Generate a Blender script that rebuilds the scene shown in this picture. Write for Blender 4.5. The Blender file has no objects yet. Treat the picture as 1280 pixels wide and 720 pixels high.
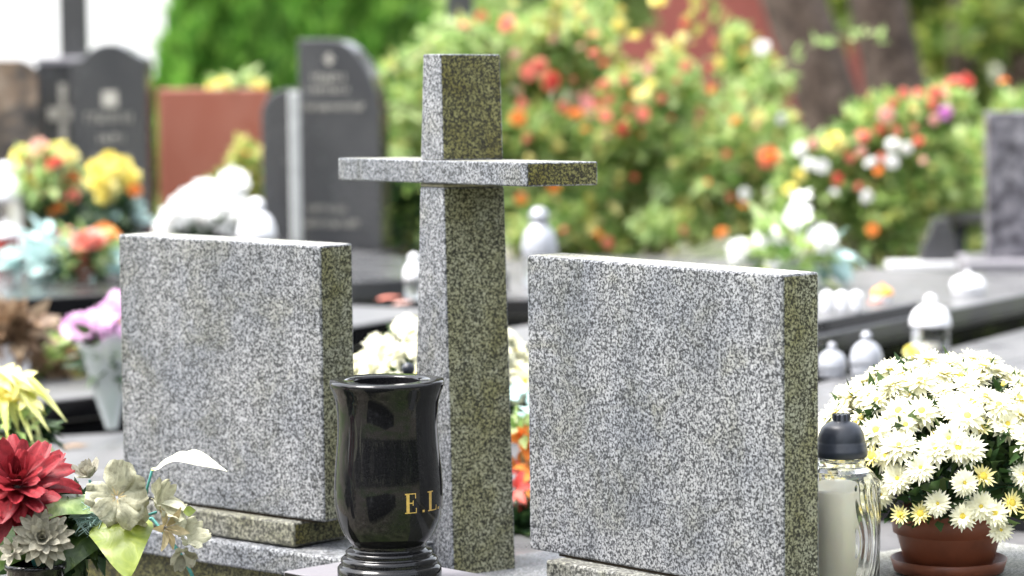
import bpy, bmesh, math, random
import numpy as np
from mathutils import Vector, Matrix, Quaternion
R = math.radians
random.seed(7); rng = np.random.default_rng(7)
S = bpy.context.scene
COL = S.collection

# ------------------------------------------------------------------ camera
F, PITCH, ROLL, CAMH = 3939.1, .0879, -.0105, 1.30
fw = Vector((0, math.cos(PITCH), -math.sin(PITCH))); r0 = Vector((1, 0, 0)); u0 = r0.cross(fw)
rt = r0*math.cos(ROLL)+u0*math.sin(ROLL); up = -r0*math.sin(ROLL)+u0*math.cos(ROLL)
CAM = Vector((0, 0, CAMH))
cd = bpy.data.cameras.new('camera'); co = bpy.data.objects.new('camera', cd); COL.objects.link(co)
m3 = Matrix((rt, up, -fw)).transposed(); co.matrix_world = Matrix.Translation(CAM) @ m3.to_4x4()
cd.sensor_width = 36; cd.lens = F/1280*36; cd.clip_start = .1; cd.clip_end = 2000
cd.dof.use_dof = True; cd.dof.focus_distance = 5.05; cd.dof.aperture_fstop = 3.0
S.camera = co
S.render.resolution_x = 1024; S.render.resolution_y = 576
# ------------------------------------------------------------------ world, sun, exposure
SUN_EL, SUN_AZ = 64, 262          # azimuth measured clockwise from +Y (north); light comes from behind left
w = bpy.data.worlds.new('World'); S.world = w; w.use_nodes = True
nt = w.node_tree; nt.nodes.clear()
sky = nt.nodes.new('ShaderNodeTexSky'); sky.sky_type = 'NISHITA'; sky.sun_disc = False
sky.sun_elevation = R(SUN_EL); sky.sun_rotation = R(SUN_AZ); sky.air_density = 1.2; sky.dust_density = 4.0; sky.ozone_density = 1
hs = nt.nodes.new('ShaderNodeHueSaturation'); hs.inputs['Saturation'].default_value = .30; hs.inputs['Value'].default_value = 1.0
bg = nt.nodes.new('ShaderNodeBackground'); bg.inputs['Strength'].default_value = .15
ow = nt.nodes.new('ShaderNodeOutputWorld')
nt.links.new(sky.outputs[0], hs.inputs['Color']); nt.links.new(hs.outputs[0], bg.inputs[0]); nt.links.new(bg.outputs[0], ow.inputs[0])
sl = bpy.data.lights.new('sun', 'SUN'); sl.energy = 1.5; sl.angle = R(25); sl.color = (1, .97, .93)
so = bpy.data.objects.new('sun', sl); COL.objects.link(so)
sd = Vector((math.sin(R(SUN_AZ))*math.cos(R(SUN_EL)), math.cos(R(SUN_AZ))*math.cos(R(SUN_EL)), math.sin(R(SUN_EL))))
so.rotation_euler = sd.to_track_quat('Z', 'Y').to_euler(); so.location = (0, 0, 30)
S.view_settings.view_transform = 'Standard'; S.view_settings.look = 'None'
S.view_settings.exposure = 2.2; S.view_settings.gamma = 1; S.view_settings.use_curve_mapping = False
S.cycles.max_bounces = 10; S.cycles.transparent_max_bounces = 16

# ------------------------------------------------------------------ helpers
def ray(px, py): return fw + rt*((px-640)/F) - up*((py-360)/F)
def W(px, py, D): return CAM + ray(px, py)*D
def at(px, py, z):
    d = ray(px, py); return CAM + d*((z-CAMH)/d.z)
def size(px, D): return px/F*D
def Yaw(y): return Vector((-math.sin(y), math.cos(y), 0)), Vector((math.cos(y), math.sin(y), 0))
UPV = Vector((0, 0, 1))

class MB:
    def __init__(s): s.v = []; s.f = []; s.mi = []; s.sm = []
    def add(s, vs, fs, mi=0, smooth=False):
        n = len(s.v); s.v.extend([tuple(v) for v in vs])
        for f in fs: s.f.append(tuple(i+n for i in f)); s.mi.append(mi); s.sm.append(smooth)
        return s
    def frame_box(s, o, ax, ay, az, bev=0.0, mis=None):
        """box with corner o and edge vectors; mis: material per side (-x,+x,-y,+y,-z,+z)"""
        bm = bmesh.new()
        P = [o+ax*i+ay*j+az*k for k in (0, 1) for j in (0, 1) for i in (0, 1)]
        V = [bm.verts.new(p) for p in P]
        for q, f in enumerate(((0, 4, 6, 2), (1, 3, 7, 5), (0, 1, 5, 4), (2, 6, 7, 3), (0, 2, 3, 1), (4, 5, 7, 6))):
            fc = bm.faces.new([V[i] for i in f]); fc.material_index = mis[q] if mis else 0
        bmesh.ops.recalc_face_normals(bm, faces=bm.faces)
        if bev: bmesh.ops.bevel(bm, geom=bm.edges[:], offset=bev, segments=2, affect='EDGES', profile=.5)
        s.bm(bm); return s
    def bm(s, bm, smooth=False):
        bm.verts.index_update()
        n = len(s.v); s.v.extend([tuple(v.co) for v in bm.verts])
        for f in bm.faces: s.f.append(tuple(v.index+n for v in f.verts)); s.mi.append(f.material_index); s.sm.append(smooth)
        bm.free()
    def box(s, cx, cy, z0, wx, wy, h, yaw=0, bev=0.0):
        b, a = Vector((math.cos(yaw), math.sin(yaw), 0)), Vector((-math.sin(yaw), math.cos(yaw), 0))
        return s.frame_box(Vector((cx, cy, z0))-b*wx/2-a*wy/2, b*wx, a*wy, UPV*h, bev)
    def lathe(s, prof, c=Vector((0, 0, 0)), seg=48, mi=0, rf=None, cap0=True, cap1=True):
        vs = []; fs = []
        for (r, z) in prof:
            for i in range(seg):
                t = 2*math.pi*i/seg; rr = r*(rf(t, z) if rf else 1)
                vs.append((c.x+rr*math.cos(t), c.y+rr*math.sin(t), c.z+z))
        for j in range(len(prof)-1):
            for i in range(seg):
                k = (i+1) % seg; fs.append((j*seg+i, j*seg+k, (j+1)*seg+k, (j+1)*seg+i))
        if cap0: fs.append(tuple(range(seg-1, -1, -1)))
        if cap1: fs.append(tuple((len(prof)-1)*seg+i for i in range(seg)))
        return s.add(vs, fs, mi, True)
    def tube(s, pts, rad, seg=7, mi=0):
        pts = [Vector(p) for p in pts]; n = len(pts); vs = []; fs = []
        if not hasattr(rad, '__len__'): rad = [rad]*n
        for i, p in enumerate(pts):
            d = (pts[min(i+1, n-1)]-pts[max(i-1, 0)]).normalized()
            x = d.cross(Vector((.31, .95, .05))).normalized(); y = d.cross(x)
            for k in range(seg):
                t = 2*math.pi*k/seg; vs.append(p+(x*math.cos(t)+y*math.sin(t))*rad[i])
        for i in range(n-1):
            for k in range(seg): fs.append((i*seg+k, i*seg+(k+1) % seg, (i+1)*seg+(k+1) % seg, (i+1)*seg+k))
        fs.append(tuple(range(seg-1, -1, -1))); fs.append(tuple((n-1)*seg+k for k in range(seg)))
        return s.add(vs, fs, mi, True)
    def prism(s, outline, thick, o, ax, ay, az, bev=0.0, side_mi=0):
        """outline (u,v) in ax, az; extruded along ay by thick"""
        bm = bmesh.new(); n = len(outline)
        A = [bm.verts.new(o+ax*u+az*v) for u, v in outline]; B = [bm.verts.new(o+ax*u+az*v+ay*thick) for u, v in outline]
        bm.faces.new(A); bm.faces.new(B[::-1])
        for i in range(n):
            f = bm.faces.new((A[i], B[i], B[(i+1) % n], A[(i+1) % n])); f.material_index = side_mi
        bmesh.ops.recalc_face_normals(bm, faces=bm.faces)
        if bev: bmesh.ops.bevel(bm, geom=[e for e in bm.edges if e.calc_face_angle(0) > .6], offset=bev, segments=2, affect='EDGES', profile=.5)
        s.bm(bm); return s
    def ball(s, c, r, seg=16, rings=10, mi=0, sq=(1, 1, 1)):
        vs = []; fs = []
        for j in range(1, rings):
            p = math.pi*j/rings
            for i in range(seg):
                t = 2*math.pi*i/seg; vs.append((c[0]+r*sq[0]*math.sin(p)*math.cos(t), c[1]+r*sq[1]*math.sin(p)*math.sin(t), c[2]+r*sq[2]*math.cos(p)))
        for j in range(rings-2):
            for i in range(seg): fs.append((j*seg+i, (j+1)*seg+i, (j+1)*seg+(i+1) % seg, j*seg+(i+1) % seg))
        a = len(vs); vs += [(c[0], c[1], c[2]+r*sq[2]), (c[0], c[1], c[2]-r*sq[2])]
        for i in range(seg): fs.append((a, i, (i+1) % seg)); fs.append((a+1, (rings-2)*seg+(i+1) % seg, (rings-2)*seg+i))
        return s.add(vs, fs, mi, True)
    def leafset(s, P, Dr, N, L, Wd, mi=0):
        """arrays of leaf bases, directions, normals, lengths, widths -> folded pointed leaves"""
        Dr = Dr/np.linalg.norm(Dr, axis=1, keepdims=True); sd_ = np.cross(Dr, N); sd_ /= np.linalg.norm(sd_, axis=1, keepdims=True)+1e-9
        nn = np.cross(sd_, Dr); L = L[:, None]; Wd = Wd[:, None]
        q = np.stack([P, P+Dr*L*.4-sd_*Wd/2+nn*Wd*.15, P+Dr*L-nn*L*.12, P+Dr*L*.4+sd_*Wd/2+nn*Wd*.15], 1).reshape(-1, 3)
        n = len(s.v); s.v.extend(map(tuple, q.tolist()))
        for i in range(len(P)):
            k = n+4*i; s.f += [(k, k+1, k+2), (k, k+2, k+3)]; s.mi += [mi, mi]; s.sm += [True, True]
        return s
    def build(s, name, mats, parent=None, loc=None):
        if not isinstance(mats, (list, tuple)): mats = [mats]
        o0 = Vector((0, 0, 0))
        if parent is not None:
            q = parent
            while q is not None: o0 += q.location; q = q.parent
        elif loc is not None: o0 = Vector(loc)
        me = bpy.data.meshes.new(name)
        arr = (np.array(s.v, dtype=np.float64)-np.array(o0)).tolist()
        me.from_pydata(arr, [], s.f); me.validate()
        for m in mats: me.materials.append(m)
        if len(me.polygons) == len(s.f):
            me.polygons.foreach_set('material_index', s.mi); me.polygons.foreach_set('use_smooth', s.sm)
        me.update(); o = bpy.data.objects.new(name, me); COL.objects.link(o)
        if parent is not None: o.parent = parent
        else: o.location = o0
        return o

def tag(o, label=None, cat=None, group=None, kind=None):
    if label: o['label'] = label
    if cat: o['category'] = cat
    if group: o['group'] = group
    if kind: o['kind'] = kind
    return o
def thing(name, loc, label, cat, group=None):
    o = bpy.data.objects.new(name, None); COL.objects.link(o); o.location = loc; o.empty_display_size = .05
    return tag(o, label, cat, group)
def inst(src, parent, M):
    """copy of a part (and its own pieces) under parent, at local matrix M"""
    c = src.copy(); COL.objects.link(c); c.parent = parent; c.matrix_local = M
    for k in src.children:
        d = k.copy(); COL.objects.link(d); d.parent = c
    return c
def aim(p, n, s=1.0, spin=None):
    q = Vector(n).to_track_quat('Z', 'Y'); spin = random.uniform(0, 6.28) if spin is None else spin
    return Matrix.Translation(p) @ q.to_matrix().to_4x4() @ Matrix.Rotation(spin, 4, 'Z') @ Matrix.Scale(s, 4)

# ------------------------------------------------------------------ materials
def newmat(name):
    m = bpy.data.materials.new(name); m.use_nodes = True; return m, m.node_tree, m.node_tree.nodes['Principled BSDF']
def ramp(t, fac, stops):
    n = t.nodes.new('ShaderNodeValToRGB'); cr = n.color_ramp
    while len(cr.elements) < len(stops): cr.elements.new(.5)
    for e, (p, c) in zip(cr.elements, stops): e.position = p; e.color = (*c, 1) if len(c) == 3 else c
    t.links.new(fac, n.inputs[0]); return n.outputs[0]
def noise(t, scale, detail=3, rough=.55, vec=None, dist=0):
    n = t.nodes.new('ShaderNodeTexNoise'); n.inputs['Scale'].default_value = scale; n.inputs['Detail'].default_value = detail
    n.inputs['Roughness'].default_value = rough; n.inputs['Distortion'].default_value = dist
    if vec is None: vec = t.nodes.new('ShaderNodeTexCoord').outputs['Object']
    t.links.new(vec, n.inputs['Vector']); return n.outputs['Fac']
def mix(t, fac, a, b, mode='MIX'):
    n = t.nodes.new('ShaderNodeMix'); n.data_type = 'RGBA'; n.blend_type = mode
    for i, x in ((6, a), (7, b)):
        if hasattr(x, 'default_value'): t.links.new(x, n.inputs[i])
        else: n.inputs[i].default_value = (*x, 1)
    if hasattr(fac, 'default_value'): t.links.new(fac, n.inputs[0])
    else: n.inputs[0].default_value = fac
    return n.outputs[2]
def bump(t, bs, h, dist=.001, strength=.5):
    b = t.nodes.new('ShaderNodeBump'); b.inputs['Distance'].default_value = dist; b.inputs['Strength'].default_value = strength
    t.links.new(h, b.inputs['Height']); t.links.new(b.outputs[0], bs.inputs['Normal'])
def simple(name, c, rough=.6, var=.25, scale=30, spec=.5, metal=0, bmp=0):
    m, t, b = newmat(name); h = noise(t, scale, 4)
    lo = tuple(max(0, x*(1-var)) for x in c); hi = tuple(min(1, x*(1+var)) for x in c)
    t.links.new(ramp(t, h, [(.3, lo), (.7, hi)]), b.inputs['Base Color'])
    b.inputs['Roughness'].default_value = rough; b.inputs['Specular IOR Level'].default_value = spec; b.inputs['Metallic'].default_value = metal
    if bmp: bump(t, b, h, bmp)
    return m
def granite(name, stops, stain, sfac, rough=.45, scale=185, blotch=None):
    """speckled stone: sharp grains from noise + voronoi cells, large soft stains"""
    m, t, b = newmat(name)
    tc = t.nodes.new('ShaderNodeTexCoord').outputs['Object']
    a = noise(t, scale, 2.5, .6, tc, .4)
    v = t.nodes.new('ShaderNodeTexVoronoi'); v.inputs['Scale'].default_value = scale*1.25; t.links.new(tc, v.inputs['Vector'])
    sep = t.nodes.new('ShaderNodeSeparateColor'); t.links.new(v.outputs['Color'], sep.inputs[0])
    mx = t.nodes.new('ShaderNodeMath'); mx.operation = 'MULTIPLY_ADD'; mx.inputs[1].default_value = .16; t.links.new(sep.outputs[0], mx.inputs[0]); t.links.new(a, mx.inputs[2])
    col = ramp(t, mx.outputs[0], stops)
    big = noise(t, 5, 5, .6, tc); fac = ramp(t, big, [(.42, (0, 0, 0)), (.62, (sfac,)*3)])
    col = mix(t, fac, col, stain, 'MULTIPLY')
    mp = t.nodes.new('ShaderNodeMapping'); mp.inputs['Scale'].default_value = (16, 16, 1.1); t.links.new(tc, mp.inputs[0])
    sk = ramp(t, noise(t, 1.0, 4, .6, mp.outputs[0], .3), [(.40, (.80, .80, .78)), (.60, (1, 1, 1))]); col = mix(t, .8, col, sk, 'MULTIPLY')
    if blotch:
        g2 = noise(t, 9, 6, .65, tc, .6); f2 = ramp(t, g2, [(blotch[1]-.02, (0, 0, 0)), (blotch[1]+.16, (blotch[2],)*3)])
        col = mix(t, f2, col, blotch[0], 'MULTIPLY')
    t.links.new(col, b.inputs['Base Color']); b.inputs['Roughness'].default_value = rough
    bump(t, b, mx.outputs[0], .0006, .35)
    return m
def dark_granite(name, c, rough=.12, fleck=.5, dust=.0, dustc=(.35, .34, .33)):
    m, t, b = newmat(name); tc = t.nodes.new('ShaderNodeTexCoord').outputs['Object']
    h = noise(t, 320, 2, .6, tc); col = ramp(t, h, [(.45, c), (.75, tuple(min(1, x+.05*fleck) for x in c))])
    d = noise(t, 4, 6, .6, tc, .3); f = ramp(t, d, [(.38, (dust*.25,)*3), (.7, (dust,)*3)])
    t.links.new(mix(t, f, col, dustc), b.inputs['Base Color'])
    t.links.new(ramp(t, d, [(.35, (rough,)*3), (.7, (min(1, rough*2.2),)*3)]), b.inputs['Roughness'])
    return m
def leafmat(name, stops, trans=.35, rough=.5, spec=.4, tex=0):
    m, t, b = newmat(name); g = t.nodes.new('ShaderNodeNewGeometry')
    col = ramp(t, g.outputs['Random Per Island'], stops)
    if tex:
        h = noise(t, 70, 5, .65, None, 1.2); col = mix(t, tex, col, ramp(t, h, [(.35, (.45, .42, .38)), (.55, (1, 1, 1)), (.7, (1.25, 1.22, 1.15))]), 'MULTIPLY'); bump(t, b, h, .0015, .6)
    t.links.new(col, b.inputs['Base Color']); b.inputs['Roughness'].default_value = rough; b.inputs['Specular IOR Level'].default_value = spec
    tr = t.nodes.new('ShaderNodeBsdfTranslucent'); t.links.new(col, tr.inputs[0])
    ms = t.nodes.new('ShaderNodeMixShader'); ms.inputs[0].default_value = trans
    out = t.nodes['Material Output']; t.links.new(b.outputs[0], ms.inputs[1]); t.links.new(tr.outputs[0], ms.inputs[2]); t.links.new(ms.outputs[0], out.inputs[0])
    return m
def petalmat(name, c1, c2, trans=.3, rough=.6, tex=0): return leafmat(name, [(0, c1), (1, c2)], trans, rough, .25, tex)

G_FRONT = granite('grey_granite', [(.435, (.014, .015, .018)), (.505, (.044, .047, .053)), (.57, (.118, .122, .131)), (.64, (.265, .271, .283)), (.76, (.36, .365, .375))], (.64, .67, .73), .85, .45, 245, ((.68, .66, .48), .52, .65))
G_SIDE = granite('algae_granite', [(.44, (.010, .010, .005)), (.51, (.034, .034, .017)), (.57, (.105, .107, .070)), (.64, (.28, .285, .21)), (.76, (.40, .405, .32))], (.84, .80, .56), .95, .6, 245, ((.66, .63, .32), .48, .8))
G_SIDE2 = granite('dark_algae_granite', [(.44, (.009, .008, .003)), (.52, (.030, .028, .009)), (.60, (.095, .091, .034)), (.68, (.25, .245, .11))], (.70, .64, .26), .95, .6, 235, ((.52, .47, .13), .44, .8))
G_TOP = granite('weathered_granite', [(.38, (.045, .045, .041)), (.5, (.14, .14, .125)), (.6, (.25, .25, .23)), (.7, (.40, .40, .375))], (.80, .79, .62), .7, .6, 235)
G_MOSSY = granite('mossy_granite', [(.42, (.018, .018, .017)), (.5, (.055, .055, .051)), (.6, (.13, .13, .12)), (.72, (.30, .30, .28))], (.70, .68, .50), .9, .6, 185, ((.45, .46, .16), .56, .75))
BLACK = dark_granite('black_polished_granite', (.005, .005, .006), .05, .12, .012)
BLACK.node_tree.nodes['Principled BSDF'].inputs['Specular IOR Level'].default_value = .28
BLACKTOP = dark_granite('dusty_black_granite', (.009, .009, .010), .16, .3, .16, (.12, .115, .10))
MOSSREFLECT = granite('moss_reflection_granite', [(.35, (.006, .007, .005)), (.55, (.012, .014, .007)), (.7, (.035, .045, .012))], (.5, .6, .3), .8, .25, 11)  # moss green tints also stand in for green reflections on the polished front
DARKST = dark_granite('dark_grey_granite', (.040, .041, .045), .16, .6, .4, (.11, .108, .105))
GREYTOP = dark_granite('grey_sheen_granite', (.07, .07, .075), .25, .8, .5, (.20, .195, .19))  # pale grey stands in for sky reflection on polished black cover tops
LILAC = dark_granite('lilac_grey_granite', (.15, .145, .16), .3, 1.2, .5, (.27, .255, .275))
SPECK = granite('speckled_lilac_granite', [(.35, (.035, .033, .038)), (.5, (.095, .09, .105)), (.62, (.17, .165, .185)), (.75, (.26, .25, .27))], (.6, .58, .62), .8, .3, 24)
REDG = dark_granite('red_granite', (.27, .072, .042), .3, 1.0, .5, (.36, .15, .10))
BROWNST = granite('brown_mottled_stone', [(.35, (.03, .028, .028)), (.5, (.10, .085, .075)), (.6, (.24, .17, .12)), (.72, (.34, .27, .21))], (.6, .5, .4), .8, .4, 8)
CREAMI = simple('cream_inlay', (.42, .40, .35), .6, .2)
GOLD = simple('gold_lettering', (.75, .50, .16), .35, .15, 200, .5, .6)
TERRA = simple('brown_plastic_pot', (.23, .068, .034), .42, .2, 25)
SOIL = simple('dark_soil', (.03, .022, .015), .9, .5, 60, .2, 0, .004)
NAVY = simple('dark_lantern_cap', (.018, .022, .032), .38, .25, 40)
WHITEP = simple('white_plastic', (.78, .78, .80), .4, .05, 20)
GREYMET = simple('grey_painted_metal', (.36, .37, .40), .35, .15, 20, .5, .3)
WAX = simple('cream_wax', (.88, .83, .68), .5, .05, 12)
WAX.node_tree.nodes['Principled BSDF'].inputs['Subsurface Weight'].default_value = .3
WAX.node_tree.nodes['Principled BSDF'].inputs['Subsurface Radius'].default_value = (.02, .015, .008)
DRED = simple('dark_red_plastic', (.25, .03, .02), .4, .2)
ORANGEP = simple('orange_plastic', (.85, .35, .05), .4, .1)
STEMG = simple('green_stem', (.05, .16, .07), .5, .3, 40)
BLUEST = simple('teal_stem', (.05, .22, .20), .5, .3, 40)
BARK = granite('bark', [(.3, (.018, .011, .008)), (.48, (.048, .031, .023)), (.6, (.085, .058, .045)), (.75, (.125, .092, .076))], (.6, .55, .5), .7, .9, 14)
TWIG = simple('woody_stem', (.09, .075, .045), .8, .3, 40)
BRICK = simple('red_render', (.30, .085, .075), .85, .12, 3)
PLASTER = simple('white_plaster', (.80, .80, .82), .9, .03, 1.5)
ROOFM = simple('grey_roofing', (.16, .16, .17), .8, .2, 4)
def glassmat(name, c=(1, 1, 1), rough=.03, ior=1.45):
    m, t, b = newmat(name); b.inputs['Transmission Weight'].default_value = 1; b.inputs['Base Color'].default_value = (*c, 1)
    b.inputs['Roughness'].default_value = rough; b.inputs['IOR'].default_value = ior; return m
GLASS = glassmat('clear_glass', (.97, .98, .98))
JARGLASS = glassmat('ribbed_glass', (.95, .96, .95), .05)
VASEST = dark_granite('vase_black_granite', (.004, .004, .005), .05, .10, .02)
VASEST.node_tree.nodes['Principled BSDF'].inputs['Specular IOR Level'].default_value = .32
m, t, b = newmat('cellophane'); b.inputs['Base Color'].default_value = (.85, .9, .9, 1); b.inputs['Roughness'].default_value = .25; b.inputs['Alpha'].default_value = .38; CELLO = m

ROSELEAF = leafmat('rose_leaf', [(0, (.06, .14, .03)), (.25, (.15, .28, .06)), (.6, (.32, .46, .13)), (.88, (.48, .58, .20)), (1, (.62, .58, .2))], .5)
PALELEAF = leafmat('pale_leaf', [(0, (.20, .32, .09)), (.5, (.40, .54, .20)), (1, (.58, .68, .34))], .5)
YELLEAF = leafmat('yellowing_leaf', [(0, (.35, .33, .07)), (.5, (.52, .47, .13)), (1, (.66, .60, .24))], .4)
THUJA = leafmat('thuja_spray', [(0, (.03, .11, .015)), (.4, (.10, .27, .035)), (.8, (.20, .42, .065)), (1, (.32, .52, .11))], .45)
TREELEAF = leafmat('tree_leaf', [(0, (.04, .085, .016)), (.4, (.11, .18, .03)), (.75, (.23, .32, .055)), (1, (.38, .38, .09))], .48)
DARKLEAF = leafmat('dark_leaf', [(0, (.012, .035, .012)), (.5, (.025, .06, .02)), (1, (.06, .10, .03))], .25)
MUMLEAF = leafmat('chrysanthemum_leaf', [(0, (.015, .038, .010)), (.5, (.035, .075, .020)), (1, (.085, .13, .035))], .25)
MINT = leafmat('mint_leaf', [(0, (.30, .48, .46)), (1, (.55, .72, .70))], .25)
MUMPETAL = petalmat('white_petal', (.82, .80, .58), (.88, .87, .72), .3)
MUMYEL = petalmat('pale_yellow_petal', (.80, .72, .25), (.85, .80, .45), .25)
CENTER = simple('yellow_flower_center', (.62, .48, .06), .8, .25, 400)
WHITEPET = petalmat('pure_white_petal', (.84, .84, .83), (.9, .9, .88), .3)
PINKPET = petalmat('pink_petal', (.72, .34, .66), (.84, .56, .80), .3)
REDPET = petalmat('red_petal', (.66, .07, .06), (.80, .22, .17), .35)
CORAL = petalmat('coral_petal', (.74, .16, .13), (.86, .40, .30), .4)
ORANGE = petalmat('orange_petal', (.80, .20, .04), (.88, .40, .10), .3)
SALMON = petalmat('salmon_petal', (.82, .40, .33), (.88, .62, .55), .3)
YELLOW = petalmat('yellow_petal', (.80, .66, .08), (.88, .82, .35), .3)
MAGENTA = petalmat('magenta_petal', (.58, .16, .55), (.75, .38, .72), .3)
CRIMSON = petalmat('crimson_cloth_petal', (.13, .007, .012), (.31, .022, .030), .15, .5, .6)
CREAM = petalmat('cream_cloth_petal', (.40, .39, .27), (.58, .57, .42), .25, .75, .6)
GREYCREAM = petalmat('faded_cloth_petal', (.22, .21, .16), (.44, .42, .34), .2, .8, .7)
BEIGE = petalmat('beige_cloth_petal', (.36, .28, .14), (.52, .44, .27), .25, .7, .6)
IVORY = petalmat('ivory_leaf', (.70, .70, .54), (.78, .78, .62), .3, .6, .35)
LILYGREEN = petalmat('yellow_green_petal', (.58, .62, .14), (.80, .80, .42), .35)
DRYLEAF = leafmat('dry_leaf', [(0, (.12, .07, .04)), (.5, (.26, .16, .09)), (1, (.40, .30, .2))], .2)
def clothleaf(name, a, b_, vein):
    m, t, bs = newmat(name); tc = t.nodes.new('ShaderNodeTexCoord').outputs['Object']
    h = noise(t, 28, 4, .6, tc, 1.0); col = ramp(t, h, [(.35, a), (.55, b_), (.72, vein)])
    t.links.new(col, bs.inputs['Base Color']); bs.inputs['Roughness'].default_value = .38; bump(t, bs, h, .003, .5); return m
LIMELEAF = clothleaf('lime_cloth_leaf', (.11, .155, .014), (.17, .215, .022), (.27, .31, .07))
VARLEAF = clothleaf('variegated_cloth_leaf', (.10, .17, .04), (.28, .36, .14), (.58, .62, .42))
DGLEAF = clothleaf('dark_green_cloth_leaf', (.035, .07, .012), (.06, .11, .02), (.13, .19, .04))

# ------------------------------------------------------------------ petals and blooms
def petal(mb, M, L, wd, e0, e1, az, r0_=0.0, z0=0.0, mi=0, nseg=3, cup=.15, prof=None, ruff=0.0):
    """a petal leaving the flower axis at azimuth az; elevation goes e0 -> e1 along its length"""
    prof = prof or (.45, .95, .9, .12)
    c, s_ = math.cos(az), math.sin(az); rr, zz = r0_, z0; vs = []; fs = []
    for i in range(nseg+1):
        t = i/nseg; e = e0+(e1-e0)*t
        if i: rr += L/nseg*math.cos(e); zz += L/nseg*math.sin(e)
        k = t*(len(prof)-1); k0 = min(int(k), len(prof)-2); wv = wd/2*(prof[k0]+(prof[k0+1]-prof[k0])*(k-k0))
        for q in ((-1, 0, 1) if not ruff else (-1, -.66, -.33, 0, .33, .66, 1)):
            z_ = zz+cup*wv*q*q
            if ruff: z_ += ruff*wv*(.5*math.cos(q*9.4)*(.3+t)+abs(q)*math.sin(8*t+q*2+az*5)*t)-ruff*wv*1.2*t*t*math.cos(q*3+az*3)
            vs.append(M @ Vector((rr*c-q*wv*s_, rr*s_+q*wv*c, z_)))
    m_ = 7 if ruff else 3
    for i in range(nseg):
        for q in range(m_-1): a = i*m_+q; fs.append((a, a+1, a+m_+1, a+m_))
    mb.add(vs, fs, mi, True)
I4 = Matrix.Identity(4)
def rings(mb, spec, M=I4, mi=0, jit=.12, cup=.15, prof=None, nseg=3, ruff=0.0):
    for (n, L, wd, e0, e1, r_, z_) in spec:
        o = random.random()*6
        for k in range(n):
            j = lambda: 1+random.uniform(-jit, jit)
            petal(mb, M, L*j(), wd*j(), e0+random.uniform(-jit, jit), e1+random.uniform(-jit, jit)*2, o+6.2832*(k+random.uniform(-.25, .25)*jit*4)/n, r_, z_, mi, nseg, cup, prof, ruff)
def dome(mb, r, h, seg=12, z=0):
    prof = [(r*math.cos(a), z+h*math.sin(a)) for a in (0, .4, .8, 1.2, 1.5)]
    mb.lathe(prof, Vector((0, 0, 0)), seg)
NARROW = (.5, .9, 1.0, .75, .1)
def bloom_proto(kind):
    """returns (petals mb, centre mb or None) in the bloom's own frame, radius about 1 unit = metres"""
    p = MB(); c = MB()
    if kind == 'mum':
        rings(p, [(20, .029, .0085, .05, -.25, .004, 0), (19, .027, .0082, .30, .05, .004, .001), (16, .022, .0075, .6, .35, .003, .002), (12, .016, .006, .9, .75, .002, .003)], prof=NARROW, jit=.16)
        dome(c, .0068, .007)
    elif kind == 'mum2':
        rings(p, [(22, .028, .0078, -.15, -.5, .004, 0), (19, .026, .0078, .22, .1, .004, .001), (15, .020, .0065, .65, .5, .003, .002)], prof=NARROW, jit=.2)
        dome(c, .0095, .006)
    elif kind == 'mumsmall':
        rings(p, [(15, .017, .0045, .45, .2, .004, 0), (12, .013, .004, .85, .6, .003, .001)], prof=NARROW, jit=.2); dome(c, .0085, .006)
    elif kind == 'bud':
        rings(p, [(9, .009, .0045, 1.0, 1.3, .003, 0)], prof=NARROW); dome(c, .006, .007)
    elif kind == 'rose':
        rings(p, [(6, .045, .045, .25, .0, .003, 0), (6, .038, .04, .7, .5, .003, .003), (5, .03, .032, 1.1, 1.0, .002, .006), (4, .022, .022, 1.4, 1.6, .002, .008)], cup=.35, prof=(.4, 1, 1, .5))
        c = None
    elif kind == 'pompon':
        rings(p, [(16, .05, .02, -.6, -1.2, .006, 0), (16, .05, .02, -.2, -.5, .006, .004), (14, .048, .02, .2, -.05, .006, .008), (13, .044, .018, .6, .5, .005, .012), (10, .038, .016, 1.0, 1.1, .004, .015), (6, .03, .014, 1.35, 1.5, .002, .018)], prof=(.5, 1, .9, .4), cup=.3)
        c = None
    elif kind == 'daisy':
        rings(p, [(13, .034, .016, .2, -.05, .007, 0), (11, .029, .014, .5, .3, .006, .002)], prof=NARROW); dome(c, .009, .007)
    elif kind == 'lily':
        rings(p, [(6, .06, .026, 1.0, -.2, .004, 0)], prof=(.3, .8, 1, .7, .1), cup=.3, nseg=5)
        c = None
    return p, c
_pc = {}
def bloom(kind, pm, parent, p, n, s=1.0, name='flower', cm=None, spin=None):
    """one bloom as a part of parent (its yellow centre a sub-part); p is in world space"""
    key = (kind, pm.name)
    lp = Vector(p)-parent.location
    if key not in _pc:
        a, c = bloom_proto(kind)
        me = a.build(name, pm, None, (0, 0, 0)); me.parent = parent; me.matrix_local = aim(lp, n, s, spin); _pc[key] = me
        if c is not None: k = c.build('flower_center', cm or CENTER, None, (0, 0, 0)); k.parent = me
        return me
    o = inst(_pc[key], parent, aim(lp, n, s, spin)); o.name = name
    return o
def rnd(a, b): return random.uniform(a, b)
def rdir(zmin=-1):
    while True:
        v = Vector((random.gauss(0, 1), random.gauss(0, 1), random.gauss(0, 1)))
        if v.length > .1:
            v.normalize()
            if v.z >= zmin: return v

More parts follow.
